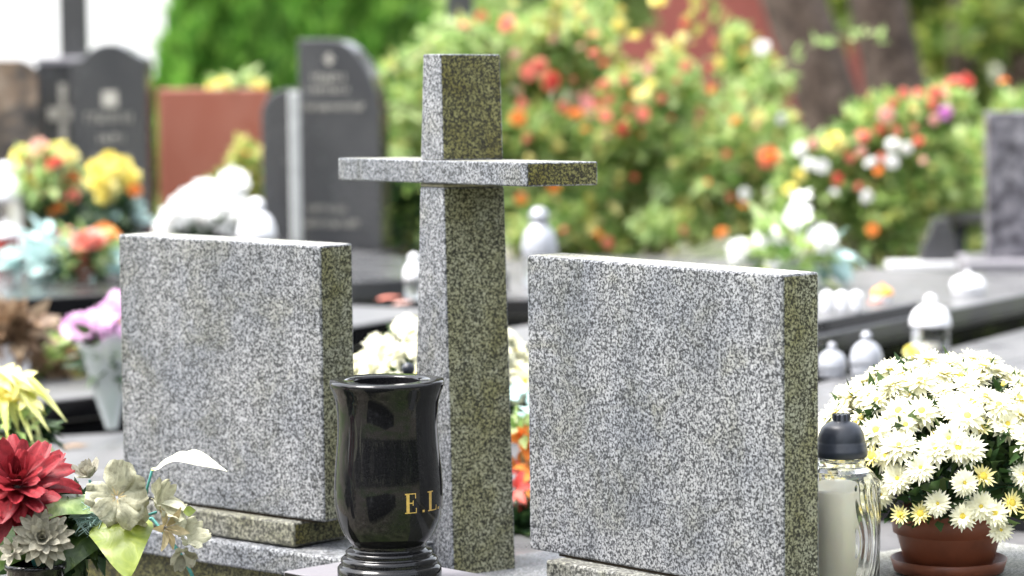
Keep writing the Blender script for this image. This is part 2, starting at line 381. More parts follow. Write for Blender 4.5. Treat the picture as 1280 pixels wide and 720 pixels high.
def leaf_blade(mb, base, tip, wd, nrm, bend=.15, mi=0, heart=False, nseg=9, fold=.18, wave=0.0):
    """a broad leaf from base to tip; nrm = side it faces; bend lifts the middle towards nrm"""
    base, tip = Vector(base), Vector(tip); d = tip-base; L = d.length; d.normalize(); nrm = Vector(nrm)
    s_ = d.cross(nrm).normalized(); n = s_.cross(d)
    vs = []; fs = []
    for i in range(nseg+1):
        t = i/nseg
        wv = (math.sin(math.pi*min(1, (t+.16)/1.16)**.8) if heart else math.sin(math.pi*t**.85))*wd/2
        if heart: wv = wd/2*max(0.02, (1-t)**.75*min(1, .55+2.6*t))*1.12
        if i == nseg: wv = wd*.015
        for q in (-1, -.5, 0, .5, 1):
            back = (-.10*L*abs(q)**1.5*(1-t)**3 if heart else 0)
            vs.append(base+d*(t*L+back)+s_*(q*wv)+n*(bend*L*math.sin(math.pi*t)+abs(q)*fold*wv+wave*wv*math.sin(9*t+4*q)))
    for i in range(nseg):
        for q in range(4): a = i*5+q; fs.append((a, a+1, a+6, a+5))
    mb.add(vs, fs, mi, True)

# ================================================================== SETTING
def ground():
    m, t, b = newmat('cemetery_ground'); tc = t.nodes.new('ShaderNodeTexCoord').outputs['Object']
    h = noise(t, 9, 8, .65, tc); f2 = noise(t, .35, 5, .6, tc)
    c1 = ramp(t, h, [(.35, (.06, .05, .04)), (.5, (.16, .14, .11)), (.65, (.30, .28, .24))])
    c2 = ramp(t, h, [(.35, (.03, .06, .015)), (.6, (.10, .15, .04))])
    t.links.new(mix(t, ramp(t, f2, [(.45, (0, 0, 0)), (.6, (1, 1, 1))]), c1, c2), b.inputs['Base Color']); b.inputs['Roughness'].default_value = .95
    bump(t, b, h, .02, .8)
    mb = MB(); n = 40; e = 400
    xs = [-e+2*e*i/n for i in range(n+1)]
    mb.add([(x, y, 0) for y in xs for x in xs], [(j*(n+1)+i, j*(n+1)+i+1, (j+1)*(n+1)+i+1, (j+1)*(n+1)+i) for j in range(n) for i in range(n)])
    tag(mb.build('ground', m), kind='structure')
ground()

# ---- far buildings
bt = thing('red_building', W(920, 13, 34)*1, 'red rendered building wall seen behind the tree trunks and rose bush', 'building')
bt.location.z = 0
c = W(930, 30, 34); MB().box(c.x, c.y+3, -.1, 3.2, 6, 4.6, .05).build('wall', BRICK, bt)
MB().box(c.x, c.y+3, 4.5, 3.6, 6.4, .25, .05).build('roof', ROOFM, bt)
c = W(60, 40, 38)
bt = thing('white_building', (c.x, c.y, 0), 'plain white plastered building far behind the dark headstones', 'building')
MB().box(c.x-1.0, c.y+4, -.1, 6.6, 8, 7, 0).build('wall', PLASTER, bt)
MB().box(c.x-1.0, c.y+4, 6.9, 7.2, 8.6, .3, 0).build('roof', ROOFM, bt)

# ================================================================== TREES
def foliage_cloud(mb, centers, n, L, wd, mi=0, shell=.55, updir=.2):
    """leaves spread through ellipsoids (c, (rx,ry,rz)), denser toward the surface"""
    vol = np.array([r[0]*r[1]*r[2] for _, r in centers])**.67; pr = vol/vol.sum()
    k = rng.choice(len(centers), n, p=pr)
    C = np.array([list(c) for c, _ in centers])[k]; Rr = np.array([r for _, r in centers])[k]
    d = rng.normal(size=(n, 3)); d /= np.linalg.norm(d, axis=1, keepdims=True)
    rad = shell+(1-shell)*rng.random(n)**.5; rad *= (.85+.3*rng.random(n))
    P = C+d*Rr*rad[:, None]
    D = d+rng.normal(size=(n, 3))*.7+np.array([0, 0, updir]); N = rng.normal(size=(n, 3))+d*.6+np.array([0, 0, .8])
    mb.leafset(P, D, N, L*(.6+.8*rng.random(n)), wd*(.6+.8*rng.random(n)), mi)

def thuja(px, D, h, rmax, label, mat=None):
    c = W(px, 200, D); b0 = Vector((c.x, c.y, 0))
    root = thing('thuja_tree', b0, label, 'tree', 'clipped thujas behind the headstones')
    MB().tube([b0, b0+UPV*h*.5, b0+UPV*h*.9], [.06, .04, .01]).build('trunk', BARK, root)
    n = 16000; z = rng.random(n)**.9*h; t = z/h
    prof = rmax*np.clip(1-t**2.2, 0, 1)*(0.72+.28*np.minimum(1, t*5)); a = rng.random(n)*6.283
    lump = 1+.13*np.sin(a*5+z*4+px)+.10*np.sin(a*9-z*11)+.06*np.sin(z*23+a*3)
    rr = prof*lump*(.62+.38*rng.random(n)**.35)
    P = np.stack([b0.x+rr*np.cos(a), b0.y+rr*np.sin(a), z], 1)
    out = np.stack([np.cos(a), np.sin(a), np.zeros(n)], 1)
    Dv = out*.45+np.array([0, 0, 1])+rng.normal(size=(n, 3))*.3; N = np.cross(out, [0, 0, 1])*.5+out+rng.normal(size=(n, 3))*.4
    mb = MB(); mb.leafset(P, Dv, N, .11*(.6+.8*rng.random(n)), .035*(.6+.8*rng.random(n)))
    mb.build('crown', mat or THUJA, root)
thuja(284, 17.5, 2.0, .40, 'bright green clipped thuja rising above the red headstone')
thuja(446, 18.5, 2.2, .55, 'broad green thuja behind the dark headstone with the rounded shoulder')
thuja(372, 20.5, 2.6, .5, 'paler green thuja in the gap between the two nearer thujas', PALELEAF)

def leafy_tree(px, D, h, r, label, group, seed, mat, n=6000, L=.16, trunk=.12, low=.25):
    random.seed(seed); c = W(px, 200, D); b0 = Vector((c.x, c.y, 0))
    root = thing('leafy_tree', b0, label, 'tree', group)
    mb = MB(); mb.tube([b0, b0+Vector((.05, 0, h*.35)), b0+Vector((rnd(-.1, .1), 0, h*.8))], [trunk, trunk*.75, trunk*.2])
    cs = []
    for k in range(22):
        a = rnd(0, 6.28); zz = rnd(low, 1.0)*h; q = r*(1-.55*(zz/h-.45)**2*2)*rnd(.25, 1)
        p = b0+Vector((q*math.cos(a), q*math.sin(a), zz)); cs.append((p, (r*rnd(.22, .42),)*2+(r*rnd(.16, .3),)))
        mb.tube([b0+Vector((0, 0, zz*.7)), (b0+p)/2+Vector((0, 0, zz*.36)), p], [trunk*.3, trunk*.18, trunk*.06], 5)
    mb.build('trunk', BARK, root)
    f = MB(); foliage_cloud(f, cs, n, L, L*.55, shell=.2); f.build('crown', mat, root)
leafy_tree(1170, 27, 5, 1.3, 'olive green leafy tree just right of the thick trunks', 'leafy trees in the right background', 3, TREELEAF, 9000)
leafy_tree(1262, 23, 4.2, 1.0, 'bright leafy tree at the right edge above the lilac grey headstone', 'leafy trees in the right background', 5, TREELEAF, 7000)
leafy_tree(1215, 33, 6.5, 2.0, 'tall tree far back at right with white sky showing between its leaves', 'leafy trees in the right background', 8, TREELEAF, 9000)
leafy_tree(1195, 25, 4.5, 1.0, 'dark olive tree with foliage to the ground behind the flowering shrub', 'leafy trees in the right background', 19, TREELEAF, 9000, .15, .1, .04)
leafy_tree(1290, 30, 6, 2.0, 'dense tree at the far right corner behind the nearer bright one', 'leafy trees in the right background', 9, TREELEAF, 9000)
leafy_tree(560, 30, 5, 1.4, 'leafy tree far behind the cross top, mostly hidden by roses', 'leafy trees behind the rose bush', 12, TREELEAF, 8000)
leafy_tree(672, 25, 3.4, .8, 'pale green tree behind the rose bush left of the red building', 'leafy trees behind the rose bush', 14, PALELEAF, 6000)
leafy_tree(1120, 36, 7, 2.2, 'far tree glimpsed behind the right thick trunk', 'leafy trees in the right background', 15, TREELEAF, 8000)

def big_trunk(pts, rads, label):
    b0 = pts[0].copy(); root = thing('old_tree', b0, label, 'tree', 'thick leaning tree trunks')
    mb = MB(); n = 26; seg = 28; vs = []; fs = []
    for i in range(n+1):
        t = i/n*(len(pts)-1); k = min(int(t), len(pts)-2); q = t-k
        p = pts[k].lerp(pts[k+1], q); r = rads[k]+(rads[k+1]-rads[k])*q
        for j in range(seg):
            a = 6.2832*j/seg; rr = r*(1+.06*math.sin(a*7+i*.25)+.045*math.sin(a*13-i*.5)+.03*math.sin(a*5+i*1.7))
            vs.append(p+Vector((rr*math.cos(a), rr*math.sin(a), 0)))
    for i in range(n):
        for j in range(seg): fs.append((i*seg+j, i*seg+(j+1) % seg, (i+1)*seg+(j+1) % seg, (i+1)*seg+j))
    mb.add(vs, fs, 0, True); mb.build('trunk', BARK, root)
    tp = pts[-1]; cs = []; br = MB()
    for k in range(14):
        e = tp+Vector((rnd(-1.8, 1.8), rnd(-1.2, 1.8), rnd(-.3, 2.2))); cs.append((e, (.8, .8, .5)))
        br.tube([tp-UPV*.3, tp.lerp(e, .5)+UPV*.2, e], [rads[-1]*.5, .07, .02], 6)
    br.build('branch', BARK, root)
    f = MB(); foliage_cloud(f, cs, 4500, .16, .09, shell=.1); f.build('crown', TREELEAF, root)
def zdown(p): return Vector((p.x, p.y, 0))
D = 17.0
p0, p1 = W(1046, 160, D), W(985, -20, D); d = (p1-p0)
big_trunk([p0-d*1.0+UPV*0, p0, p1, p1+d*3.2+UPV*1.0], [.23, .175, .165, .13], 'thick dark tree trunk leaning left, left of the pair')
p0, p1 = W(1124, 130, D+1.2), W(1092, -20, D+1.2); d = (p1-p0)
big_trunk([p0-d*1.2, p0, p1, p1+d*4+UPV*.8], [.22, .18, .152, .12], 'thick dark tree trunk standing more upright, right of the pair')

# woodland behind the camera, added to darken reflections and block low sky
mb = MB(); cs = []
for k in range(150):
    az = R(rnd(-115, 115)); rr = rnd(9.5, 15); cs.append((Vector((rr*math.sin(az), -rr*math.cos(az)+2, rnd(.3, 4.6))), (1.7, 1.7, 1.2)))
foliage_cloud(mb, cs, 22000, .5, .34, shell=.1)
tag(mb.build('unseen_woodland', DARKLEAF), 'unseen dark foliage added behind the photographer for reflections and shade', 'unseen_woodland', None, 'stuff')

# ================================================================== MAIN MONUMENT
def mono_slab(name, o, yaw, Wd, T, H, label, blk):
    a, b = Yaw(yaw); fr = Vector((o[0], o[1], o[2]+CAMH))
    root = thing('gravestone', Vector((fr.x, fr.y, fr.z-H)), label, 'gravestone', 'plain grey granite gravestone slabs beside the cross')
    # box axes: x along a (to the left, away), y along b (depth), z up
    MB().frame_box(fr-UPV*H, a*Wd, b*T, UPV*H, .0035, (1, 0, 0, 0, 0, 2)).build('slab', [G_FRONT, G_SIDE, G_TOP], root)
    c0, bw, bt_, bh, z = blk
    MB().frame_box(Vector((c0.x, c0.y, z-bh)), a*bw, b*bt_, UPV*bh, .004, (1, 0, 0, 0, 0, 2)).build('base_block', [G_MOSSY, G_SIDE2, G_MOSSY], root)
    m_ = MB(); m_.frame_box(fr-UPV*(H+.004)+a*.03+b*.004, a*(Wd-.1), b*(T-.012), UPV*.0035); m_.build('mortar_joint', SOIL, root)
zL = -.3978+.016+CAMH-.4766
L_top = (-.3274, 5.3663, -.3978)
zbL = L_top[2]+CAMH-.4766; zbR = -.4079+CAMH-.4962
mono_slab('L', L_top, .85, .5139, .08, .4766, 'plain grey granite slab left of the cross, behind the black vase', (at(367, 654, zbL-.0045), .44, .15, .043, zbL-.0045))
aR, bR = Yaw(.7167)
cR = at(682, 700, zbR-.0045)-aR*.44
mono_slab('R', (.4143, 4.8039, -.4079), .7167, .5925, .08, .4962, 'larger plain grey granite slab right of the cross, beside the glass lantern', (cR, .44, .15, .066, zbR-.0045))
# left ledge and its dark footing
aL, bL = Yaw(.85)
zl = zbL-.0045-.043-.003
cl = at(428, 699.5, zl)
mb = MB().frame_box(cl-UPV*.043, aL*.9, bL*.42, UPV*.043, .004)
led = thing('grave_ledge', cl-UPV*.043, 'grey granite step under the left slab with mossy footing below, coloured dark for shade', 'stone ledge')
mb.build('step', G_FRONT, led)
MB().frame_box(cl-UPV*.37+bL*.03+aL*.03, aL*.86, bL*.36, UPV*.325, .004).build('footing', G_SIDE2, led)  # dark mossy colour also stands in for shade on the recessed footing
zr = zbR-.0045-.066-.003
c0 = at(607, 722, zr)+bR*.02
led = thing('grave_ledge', Vector((c0.x, c0.y, zr)), 'pale granite kerb under the cross and the right slab', 'stone ledge')
c1 = Vector((cR.x, cR.y, 0))-bR*.10-aR*.35
MB().frame_box(Vector((c1.x, c1.y, zr-.33)), aR*1.16, bR*.62, UPV*.33, .005).build('kerb', G_FRONT, led)

# cross
def cross():
    x, yaw, lx, ly, w0, w1, d0, d1, H, aW, aH, ad, az = -.1448, .6, .0078, .0295, .131, .0548, .1316, .1261, .8761, .6029, .0401, .1454, .6921
    a, b = Yaw(yaw); k = Vector((lx, ly, 1)).normalized(); a = (a-k*a.dot(k)).normalized(); b = a.cross(k)
    if b.x < 0: b = -b
    o = Vector((x, 5.46, -.95+CAMH))
    lo = -.03; root = thing('stone_cross', o+k*lo, 'tall speckled granite cross with dark mossy right side between the two slabs', 'cross')
    def sect(t, hz): w_ = w0+(w1-w0)*t; d_ = d0+(d1-d0)*t; c = o+k*hz+b*(d0-d_)/2; return [c+a*w_/2, c-a*w_/2, c-a*w_/2+b*d_, c+a*w_/2+b*d_]
    def seg_(h0, h1):
        bm = bmesh.new(); A = [bm.verts.new(p) for p in sect(h0/H, h0)]; B = [bm.verts.new(p) for p in sect(h1/H, h1)]
        for q in range(4):
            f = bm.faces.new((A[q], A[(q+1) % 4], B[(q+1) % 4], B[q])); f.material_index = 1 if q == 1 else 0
        bm.faces.new(A[::-1]); f = bm.faces.new(B); f.material_index = 2
        bmesh.ops.recalc_face_normals(bm, faces=bm.faces); bmesh.ops.bevel(bm, geom=bm.edges[:], offset=.0025, segments=2, affect='EDGES', profile=.5)
        m_ = MB(); m_.bm(bm); return m_
    zc = az-aH
    JOINT = simple('pale_mortar', (.30, .28, .20), .9, .3, 120)
    seg_(zc-.0065, zc-.0005).build('mortar_joint', JOINT, root)
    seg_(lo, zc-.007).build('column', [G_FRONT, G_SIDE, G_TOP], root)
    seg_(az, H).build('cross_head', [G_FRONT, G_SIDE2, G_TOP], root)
    f0 = o+k*zc+b*(d0/2-ad/2+.0021)-a*(aW/2)
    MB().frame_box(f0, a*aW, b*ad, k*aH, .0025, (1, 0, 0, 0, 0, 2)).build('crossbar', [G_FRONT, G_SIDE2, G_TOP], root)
cross()

# vase on its black plate
VX = W(484, 718, 5.13); zp = .372
P_L, P_R = at(355, 714, zp), at(607, 718.5, zp)
aP, bP = Yaw(.76)
# left corner P_L; one side runs along bP (away right), the other along -aP (toward the right, near)
wd_ = abs((P_R-P_L).dot(bP)); ln_ = abs((P_R-P_L).dot(aP))
pl = thing('vase_plate', P_L-UPV*.372, 'glossy black granite plate under the black vase', 'stone plate')
MB().frame_box(Vector((P_L.x, P_L.y, zp-.03)), bP*wd_, -aP*max(ln_, .3), UPV*.03, .002, (1, 1, 1, 1, 1, 0)).build('plate', [LILAC, BLACK], pl)  # pale top colour stands in for the sky mirrored in black granite
MB().frame_box(Vector((P_L.x, P_L.y, 0))+bP*.02-aP*.02, bP*(wd_-.04), -aP*(max(ln_, .3)-.04), UPV*(zp-.0305), .002).build('pedestal', BLACK, pl)
def vase():
    D = 5.12; c = W(487, 722, D); c.z = zp+.0005; s_ = D/F
    # profile from the photograph: (half width px, y px) from the rim down
    pr = [(42, 470), (71, 469.5), (71.5, 473), (70.5, 477.5), (67, 486), (64, 497), (62.5, 512), (62.3, 528), (63, 545), (64.6, 562), (66.3, 580), (67.4, 596), (67.8, 610), (67.2, 625), (65, 640), (61, 653), (55.5, 664), (49.5, 671), (46.5, 675), (46, 679), (47, 681.5), (52, 682.5), (54.5, 685), (54.5, 688), (53.5, 690), (57, 691), (60.5, 694), (60.8, 698), (60, 701), (62.5, 702), (65, 705), (65.3, 712), (65.3, 728)]
    zb = 728
    prof = [(r*s_, (zb-y)*s_*.9965) for r, y in pr][::-1]
    inner = [(42*s_, (zb-473)*s_), (40*s_, (zb-500)*s_), (40*s_, (zb-600)*s_), (5*s_, (zb-605)*s_)]
    root = thing('stone_vase', c, 'polished black granite vase with gold initials standing before the cross', 'vase')
    mb = MB().lathe(prof+inner, c, 96); mb.build('body', VASEST, root)
    # gold initials cut on the bowl: serif letters wrapped onto the lathe
    rz = sorted([((zb-y)*s_, r*s_) for r, y in pr])
    def rad(z):
        for (z0, r0_), (z1, r1) in zip(rz, rz[1:]):
            if z0 <= z <= z1 and z1 > z0: return r0_+(r1-r0_)*(z-z0)/(z1-z0)
        return rz[-1][1]
    def poly(q):   # q: unit-letter polygon, already scaled into arc length / height
        vs = []
        base = math.atan2(-c.y, -c.x)
        out = []
        for (u, v) in q:
            th = base+u/rad(z0_+v); r_ = rad(z0_+v)+.0007
            out.append(Vector((c.x+r_*math.cos(th), c.y+r_*math.sin(th), c.z+z0_+v)))
        return out
    z0_ = (zb-629)*s_; hh = 25*s_
    E = [(0, 0, .08, .06), (.08, 0, .25, 1), (0, .94, .08, 1), (.25, .95, .62, 1), (.57, .74, .62, .95), (.25, .49, .46, .545), (.43, .39, .475, .65), (.25, 0, .66, .05), (.61, .05, .66, .26)]
    Dt = [(0, 0, .12, .12)]
    Lt = [(0, 0, .09, .06), (.06, 0, .22, 1), (-.03, .94, .31, 1), (.22, 0, .58, .05), (.53, .05, .58, .26)]
    # the glyph x offsets are angles on the bowl: E left of the dot, L further round to the right
    mb = MB()
    def rect(x0, y0, x1, y1, off, sc=1.0):
        n = 4; vs = []; fs = []
        for i in range(n+1):
            xx = x0+(x1-x0)*i/n
            for yy in (y0, y1): vs.append((off+xx*hh*.95*sc, yy*hh))
        P = poly(vs); fs = [(2*i, 2*i+2, 2*i+3, 2*i+1) for i in range(n)]; mb.add(P, fs)
    R0 = 67.5*s_
    uE = math.asin((507-487)/67.5)*R0; uD = math.asin((528.5-487)/67.5)*R0; uL = math.asin((535.5-487)/67.5)*R0
    for q in E: rect(*q, uE)
    for q in Dt: rect(*q, uD, 1.2)
    for q in Lt: rect(*q, uL, 1.25)
    rect(0, 0, .12, .12, uL+hh*.85, 1.3)
    mb.build('lettering', GOLD, root)
vase()

# ================================================================== LANTERNS
def near_lantern():
    D = 5.02; c = W(1052, 756, D); s_ = D/F; y0 = 756
    root = thing('grave_lantern', c, 'tall clear glass grave lantern with dark dome cap and cream candle', 'lantern', 'grave lanterns')
    z = lambda y: (y0-y)*s_
    def rf(t, zz): return 1+.030*max(0, min(1, .6+1.5*math.cos(2*(t+.45))))*abs(math.sin(15*t+2.2*math.sin(zz*38+.6)))
    prof = [(.040, z(755)), (.0575, z(749)), (.0595, z(700)), (.0605, z(640)), (.060, z(608)), (.057, z(596)), (.050, z(588)), (.040, z(582)), (.0375, z(576)), (.0375, z(564))]
    inn = [(r-.0035, zz+.003) for r, zz in prof[::-1]]; inn[0] = (prof[-1][0]-.0035, prof[-1][1])
    prof = prof[:1]+[(.0585+.0022*k/29, z(749)+(z(600)-z(749))*k/29) for k in range(30)]+prof[5:]
    nout = len(prof)
    def jar(rr, k): return k
    m_ = MB(); seg = 240; vs = []; fs = []
    for k, (r_, zz) in enumerate(prof+inn):
        for i in range(seg):
            t = 6.28318*i/seg; q = r_*(rf(t, zz) if 1 <= k < nout-5 else 1); vs.append((c.x+q*math.cos(t), c.y+q*math.sin(t), c.z+zz))
    N_ = len(prof+inn)
    for k in range(N_-1):
        for i in range(seg): fs.append((k*seg+i, k*seg+(i+1) % seg, (k+1)*seg+(i+1) % seg, (k+1)*seg+i))
    fs.append(tuple(range(seg-1, -1, -1))); fs.append(tuple((N_-1)*seg+i for i in range(seg)))
    m_.add(vs, fs, 0, True).build('glass_jar', JARGLASS, root)
    cap = [(.0395, z(569)), (.0415, z(567)), (.0415, z(559)), (.040, z(557.5)), (.040, z(553)), (.038, z(551)), (.0375, z(548)), (.0355, z(540)), (.031, z(532.5)), (.024, z(527.5)), (.015, z(525)), (.0135, z(524)), (.0135, z(517)), (.012, z(516))]
    o = MB().lathe(cap, c, 56).build('lantern_cap', NAVY, root)
    kb = MB()
    for i in range(10):
        a = 6.283*i/10; kb.box(c.x+.0125*math.cos(a), c.y+.0125*math.sin(a), c.z+z(523), .0035, .0035, .0095, a)
    kb.build('knurled_knob', NAVY, o)
    cc = c+rt*(-.008)
    MB().lathe([(.034, z(751)), (.034, z(612)), (.032, z(609)), (.012, z(610))], cc, 40).build('candle', WAX, root)
near_lantern()

def onto(px, py, z): return (at(px, py, z)-CAM).dot(fw)/ray(px, py).dot(fw)
def dome_lantern(px, py, zs, wpx, hcap, hglass, label, capm, glassm, ball=True, group='grave lanterns'):
    """lantern whose cap top is seen at (px,py), standing on a surface at height zs; wpx wide"""
    D = onto(px, py+hcap+hglass, zs)
    s_ = D/F; r = wpx*s_/2; hc = hcap*s_; hg = hglass*s_
    c = W(px, py+hcap+hglass, D)
    root = thing('grave_lantern', c, label, 'lantern', group)
    MB().lathe([(r*.80, 0), (r*.9, hg*.05), (r*.92, hg*.9), (r*.85, hg)], c, 28).build('glass_jar', glassm, root)
    if glassm is GLASS: MB().lathe([(r*.28, hg*.06), (r*.28, hg*.45)], c, 20).build('candle', WAX, root)
    k = .30 if ball else .2
    cap = [(r*.98, hg-.002), (r, hg+hc*.05), (r*.98, hg+hc*.14), (r*.93, hg+hc*.3), (r*.78, hg+hc*.5), (r*.52, hg+hc*.64), (r*.3, hg+hc*.7), (r*.22, hg+hc*.74)]
    o = MB().lathe(cap, c, 32).build('lantern_cap', capm, root)
    MB().ball((c.x, c.y, c.z+hg+hc*.84), hc*.17 if not ball else hc*.22, 14, 10).build('knob', capm, o)
    return root
WGL = glassmat('frosted_glass', (.85, .86, .88), .4)
dome_lantern(1163, 370, .43, 52, 36, 38, 'clear glass lantern with white domed lid behind the chrysanthemums', WHITEP, GLASS)
dome_lantern(1040, 428, .43, 38, 32, 12, 'small grey domed lantern lid beside the right slab edge, left of two', GREYMET, GREYMET, False)
dome_lantern(1083, 414, .43, 42, 40, 20, 'grey domed lantern just left of the yellow rose above the chrysanthemums', GREYMET, GREYMET, False)
dome_lantern(675, 262, .45, 46, 56, 40, 'blue grey lantern with white ball top beside the cross', GREYMET, WGL)
dome_lantern(518, 318, .50, 26, 30, 26, 'small white lantern partly hidden at the left edge of the cross', WHITEP, WGL)
dome_lantern(322, 250, .52, 48, 46, 40, 'pale blue lantern right of the white pompon flowers', WHITEP, WGL)
dome_lantern(8, 205, .50, 46, 44, 70, 'white lantern at the left photo edge beside the mixed bouquet', WHITEP, WGL)
dome_lantern(8, 276, .50, 36, 20, 34, 'low white lantern lid on red base at the left photo edge', WHITEP, DRED, False)
dome_lantern(1210, 338, .50, 44, 20, 10, 'low white lantern on the kerb below the lilac grey headstone', WHITEP, WHITEP, False)
dome_lantern(1103, 354, .535, 28, 14, 10, 'white votive cup with orange top on the far kerb', ORANGEP, WHITEP, False)
for i, px in enumerate((1034, 1052, 1070)):
    dome_lantern(px, 362, .535, 17, 8, 20, ('first white votive cup in the row next to the right slab', 'middle white votive cup in the row of three on the far kerb', 'last white votive cup in the row, nearest the orange topped cup')[i], WHITEP, WHITEP, False, 'row of white votive cups')
dome_lantern(513, 452, .325, 50, 50, 172, 'black capped lantern peeping over the vase rim in front of white flowers', NAVY, GLASS, False)

# ================================================================== POTTED CHRYSANTHEMUM
def mum_plant(center, rx, rz, nb, label, pot=True, zbase=None, nleaf=2600, small=.25, kinds=('mum', 'mum2'), topbias=0.0, buds=18):
    random.seed(int(abs(center.x)*1000)+nb)
    b0 = Vector((center.x, center.y, zbase if zbase is not None else center.z-.2))
    root = thing('chrysanthemum', b0, label, 'potted flowers', 'white chrysanthemum plants')
    if pot:
        zr_ = center.z-.04
        s_ = (zr_-b0.z)
        MB().lathe([(.068, .006), (.072, .010), (.088, s_*.62), (.0885, s_*.63), (.094, s_*.64), (.096, s_*.98), (.094, s_), (.088, s_), (.084, s_*.7), (.02, s_*.68)], b0, 56).build('pot', TERRA, root)
        MB().lathe([(.07, 0), (.092, .003), (.098, .024), (.0955, .025), (.09, .006), (.02, .005)], b0, 56).build('saucer', TERRA, root)
    f = MB(); n = nleaf
    d = rng.normal(size=(n, 3)); d /= np.linalg.norm(d, axis=1, keepdims=True); d[:, 2] = np.where(d[:, 2] < -.22, -d[:, 2], d[:, 2])
    rad = .45+.5*rng.random(n)**.6
    P = np.array(center)+d*np.array([rx, rx, rz])*rad[:, None]
    f.leafset(P, d+rng.normal(size=(n, 3))*.8, rng.normal(size=(n, 3))+np.array([0, 0, 1.]), .035*(.6+.8*rng.random(n)), .02*(.6+.8*rng.random(n)))
    f.build('foliage', MUMLEAF, root)
    st = MB()
    for k in range(26):
        q = rdir(.05); st.tube([b0+UPV*.1, center+Vector((q.x*rx*.5, q.y*rx*.5, q.z*rz*.4)), center+Vector((q.x*rx*.95, q.y*rx*.95, q.z*rz*.95))], [.004, .003, .0015], 5)
    st.build('stem', STEMG, root)
    pts = []; tries = 0
    while len(pts) < nb and tries < 20000:
        tries += 1; q = rdir(-.25)
        if q.y > .5: continue
        if q.z < .30 and random.random() < .45: continue
        if q.z < .55 and q.x > .2 and random.random() < .30: continue
        p = center+Vector((q.x*rx, q.y*rx, q.z*rz))*rnd(.95, 1.06)
        if all((p-o_).length > .0225 for o_, _ in pts): pts.append((p, q))
    pts.sort(key=lambda t: t[0].y-.35*t[0].z)
    mass = MB(); protos = {}
    for i, (p, q) in enumerate(pts):
        n_ = (q+Vector((rnd(-.3, .3), rnd(-.5, .1), rnd(.1, .5)))).normalized(); lowr = q.z < .35
        if random.random() < (small*1.6 if lowr else small*.35): kd, m_, sc = 'mumsmall', (MUMYEL if lowr or random.random() < .5 else MUMPETAL), rnd(.8, 1.25)
        else: kd, m_, sc = random.choice(kinds), MUMPETAL, rnd(.72, 1.08)*(.88 if lowr else 1)
        if i < 82: bloom(kd, m_, root, p, n_, sc, 'flower')
        else:
            if kd not in protos: protos[kd] = bloom_proto(kd)
            M = aim(p, n_, sc)
            for j, mm in enumerate(protos[kd]): mass.add([M @ Vector(v) for v in mm.v], mm.f, j, True)
    if mass.v: tag(mass.build('flowers', [MUMPETAL, CENTER], root), kind='stuff')
    for i in range(buds):
        q = rdir(-.2); q.y = -abs(q.y)*.8; p = center+Vector((q.x*rx, q.y*rx, q.z*rz))*1.0
        bloom('bud', MUMYEL, root, p, (q+UPV*.4).normalized(), rnd(.7, 1.2), 'flower_bud')
    return root
D = 5.3; pb = W(1181, 716, D)
mum_plant(W(1186, 606, D), .232, .205, 165, 'large white chrysanthemum in a brown pot at the right', True, pb.z)
D = 6.5
mum_plant(W(556, 520, D), .20, .205, 130, 'white chrysanthemum bush standing behind the cross', True, W(556, 690, D).z, 1600, .1, ('mum2', 'mum'), 0, 0)

# ================================================================== SIMPLE BOUQUETS AND ARRANGEMENTS
def leaves_round(root, c, r, n, L, wd, mat, name='leaves', zs=.7, down=0.0):
    f = MB(); d = rng.normal(size=(n, 3)); d /= np.linalg.norm(d, axis=1, keepdims=True)
    P = np.array(c)+d*np.array([r, r*.8, r*zs])*(.35+.65*rng.random(n))[:, None]
    f.leafset(P, d+rng.normal(size=(n, 3))*.4+np.array([0, 0, -down]), rng.normal(size=(n, 3))*.5+np.array([0, -.5, 1.]), L*(.7+.6*rng.random(n)), wd*(.7+.6*rng.random(n)))
    return f.build(name, mat, root)
def pot_part(root, c, r, h, mat, name='pot'):
    MB().lathe([(r*.7, 0), (r*.74, .004), (r*.95, h*.9), (r, h*.91), (r, h), (r*.9, h), (r*.85, h*.8), (.01, h*.78)], c, 28).build(name, mat, root)
CAMN = Vector((0, -.85, .5))
def posy(name, label, cat, base, D, flowers, leafspec, potspec=None, group=None):
    """flowers: (px,py,kind,mat,scale) seen at depth D; base px,py"""
    D = onto(base[0], base[1], D) if D < 2 else D
    b0 = W(base[0], base[1], D); root = thing(name, b0, label, cat, group)
    if potspec: pot_part(root, b0, *potspec)
    cen = Vector((0, 0, 0))
    st = MB()
    for (px, py, kind, mat, sc) in flowers:
        p = W(px, py, D+rnd(-.06, .06)); n = (CAMN*rnd(.5, 1)+rdir()*.45+UPV*.25).normalized()
        bloom(kind, mat, root, p, n, sc, 'flower')
        st.tube([b0+UPV*(potspec[1]*.7 if potspec else .01), (b0+p)/2+rdir()*.01, p-n*.004], .0028, 5)
        cen += p/len(flowers)
    st.build('stem', STEMG, root)
    for (px, py, rpx, n, L, wd, mat) in leafspec: leaves_round(root, W(px, py, D), size(rpx, D), n, L, wd, mat)
    return root

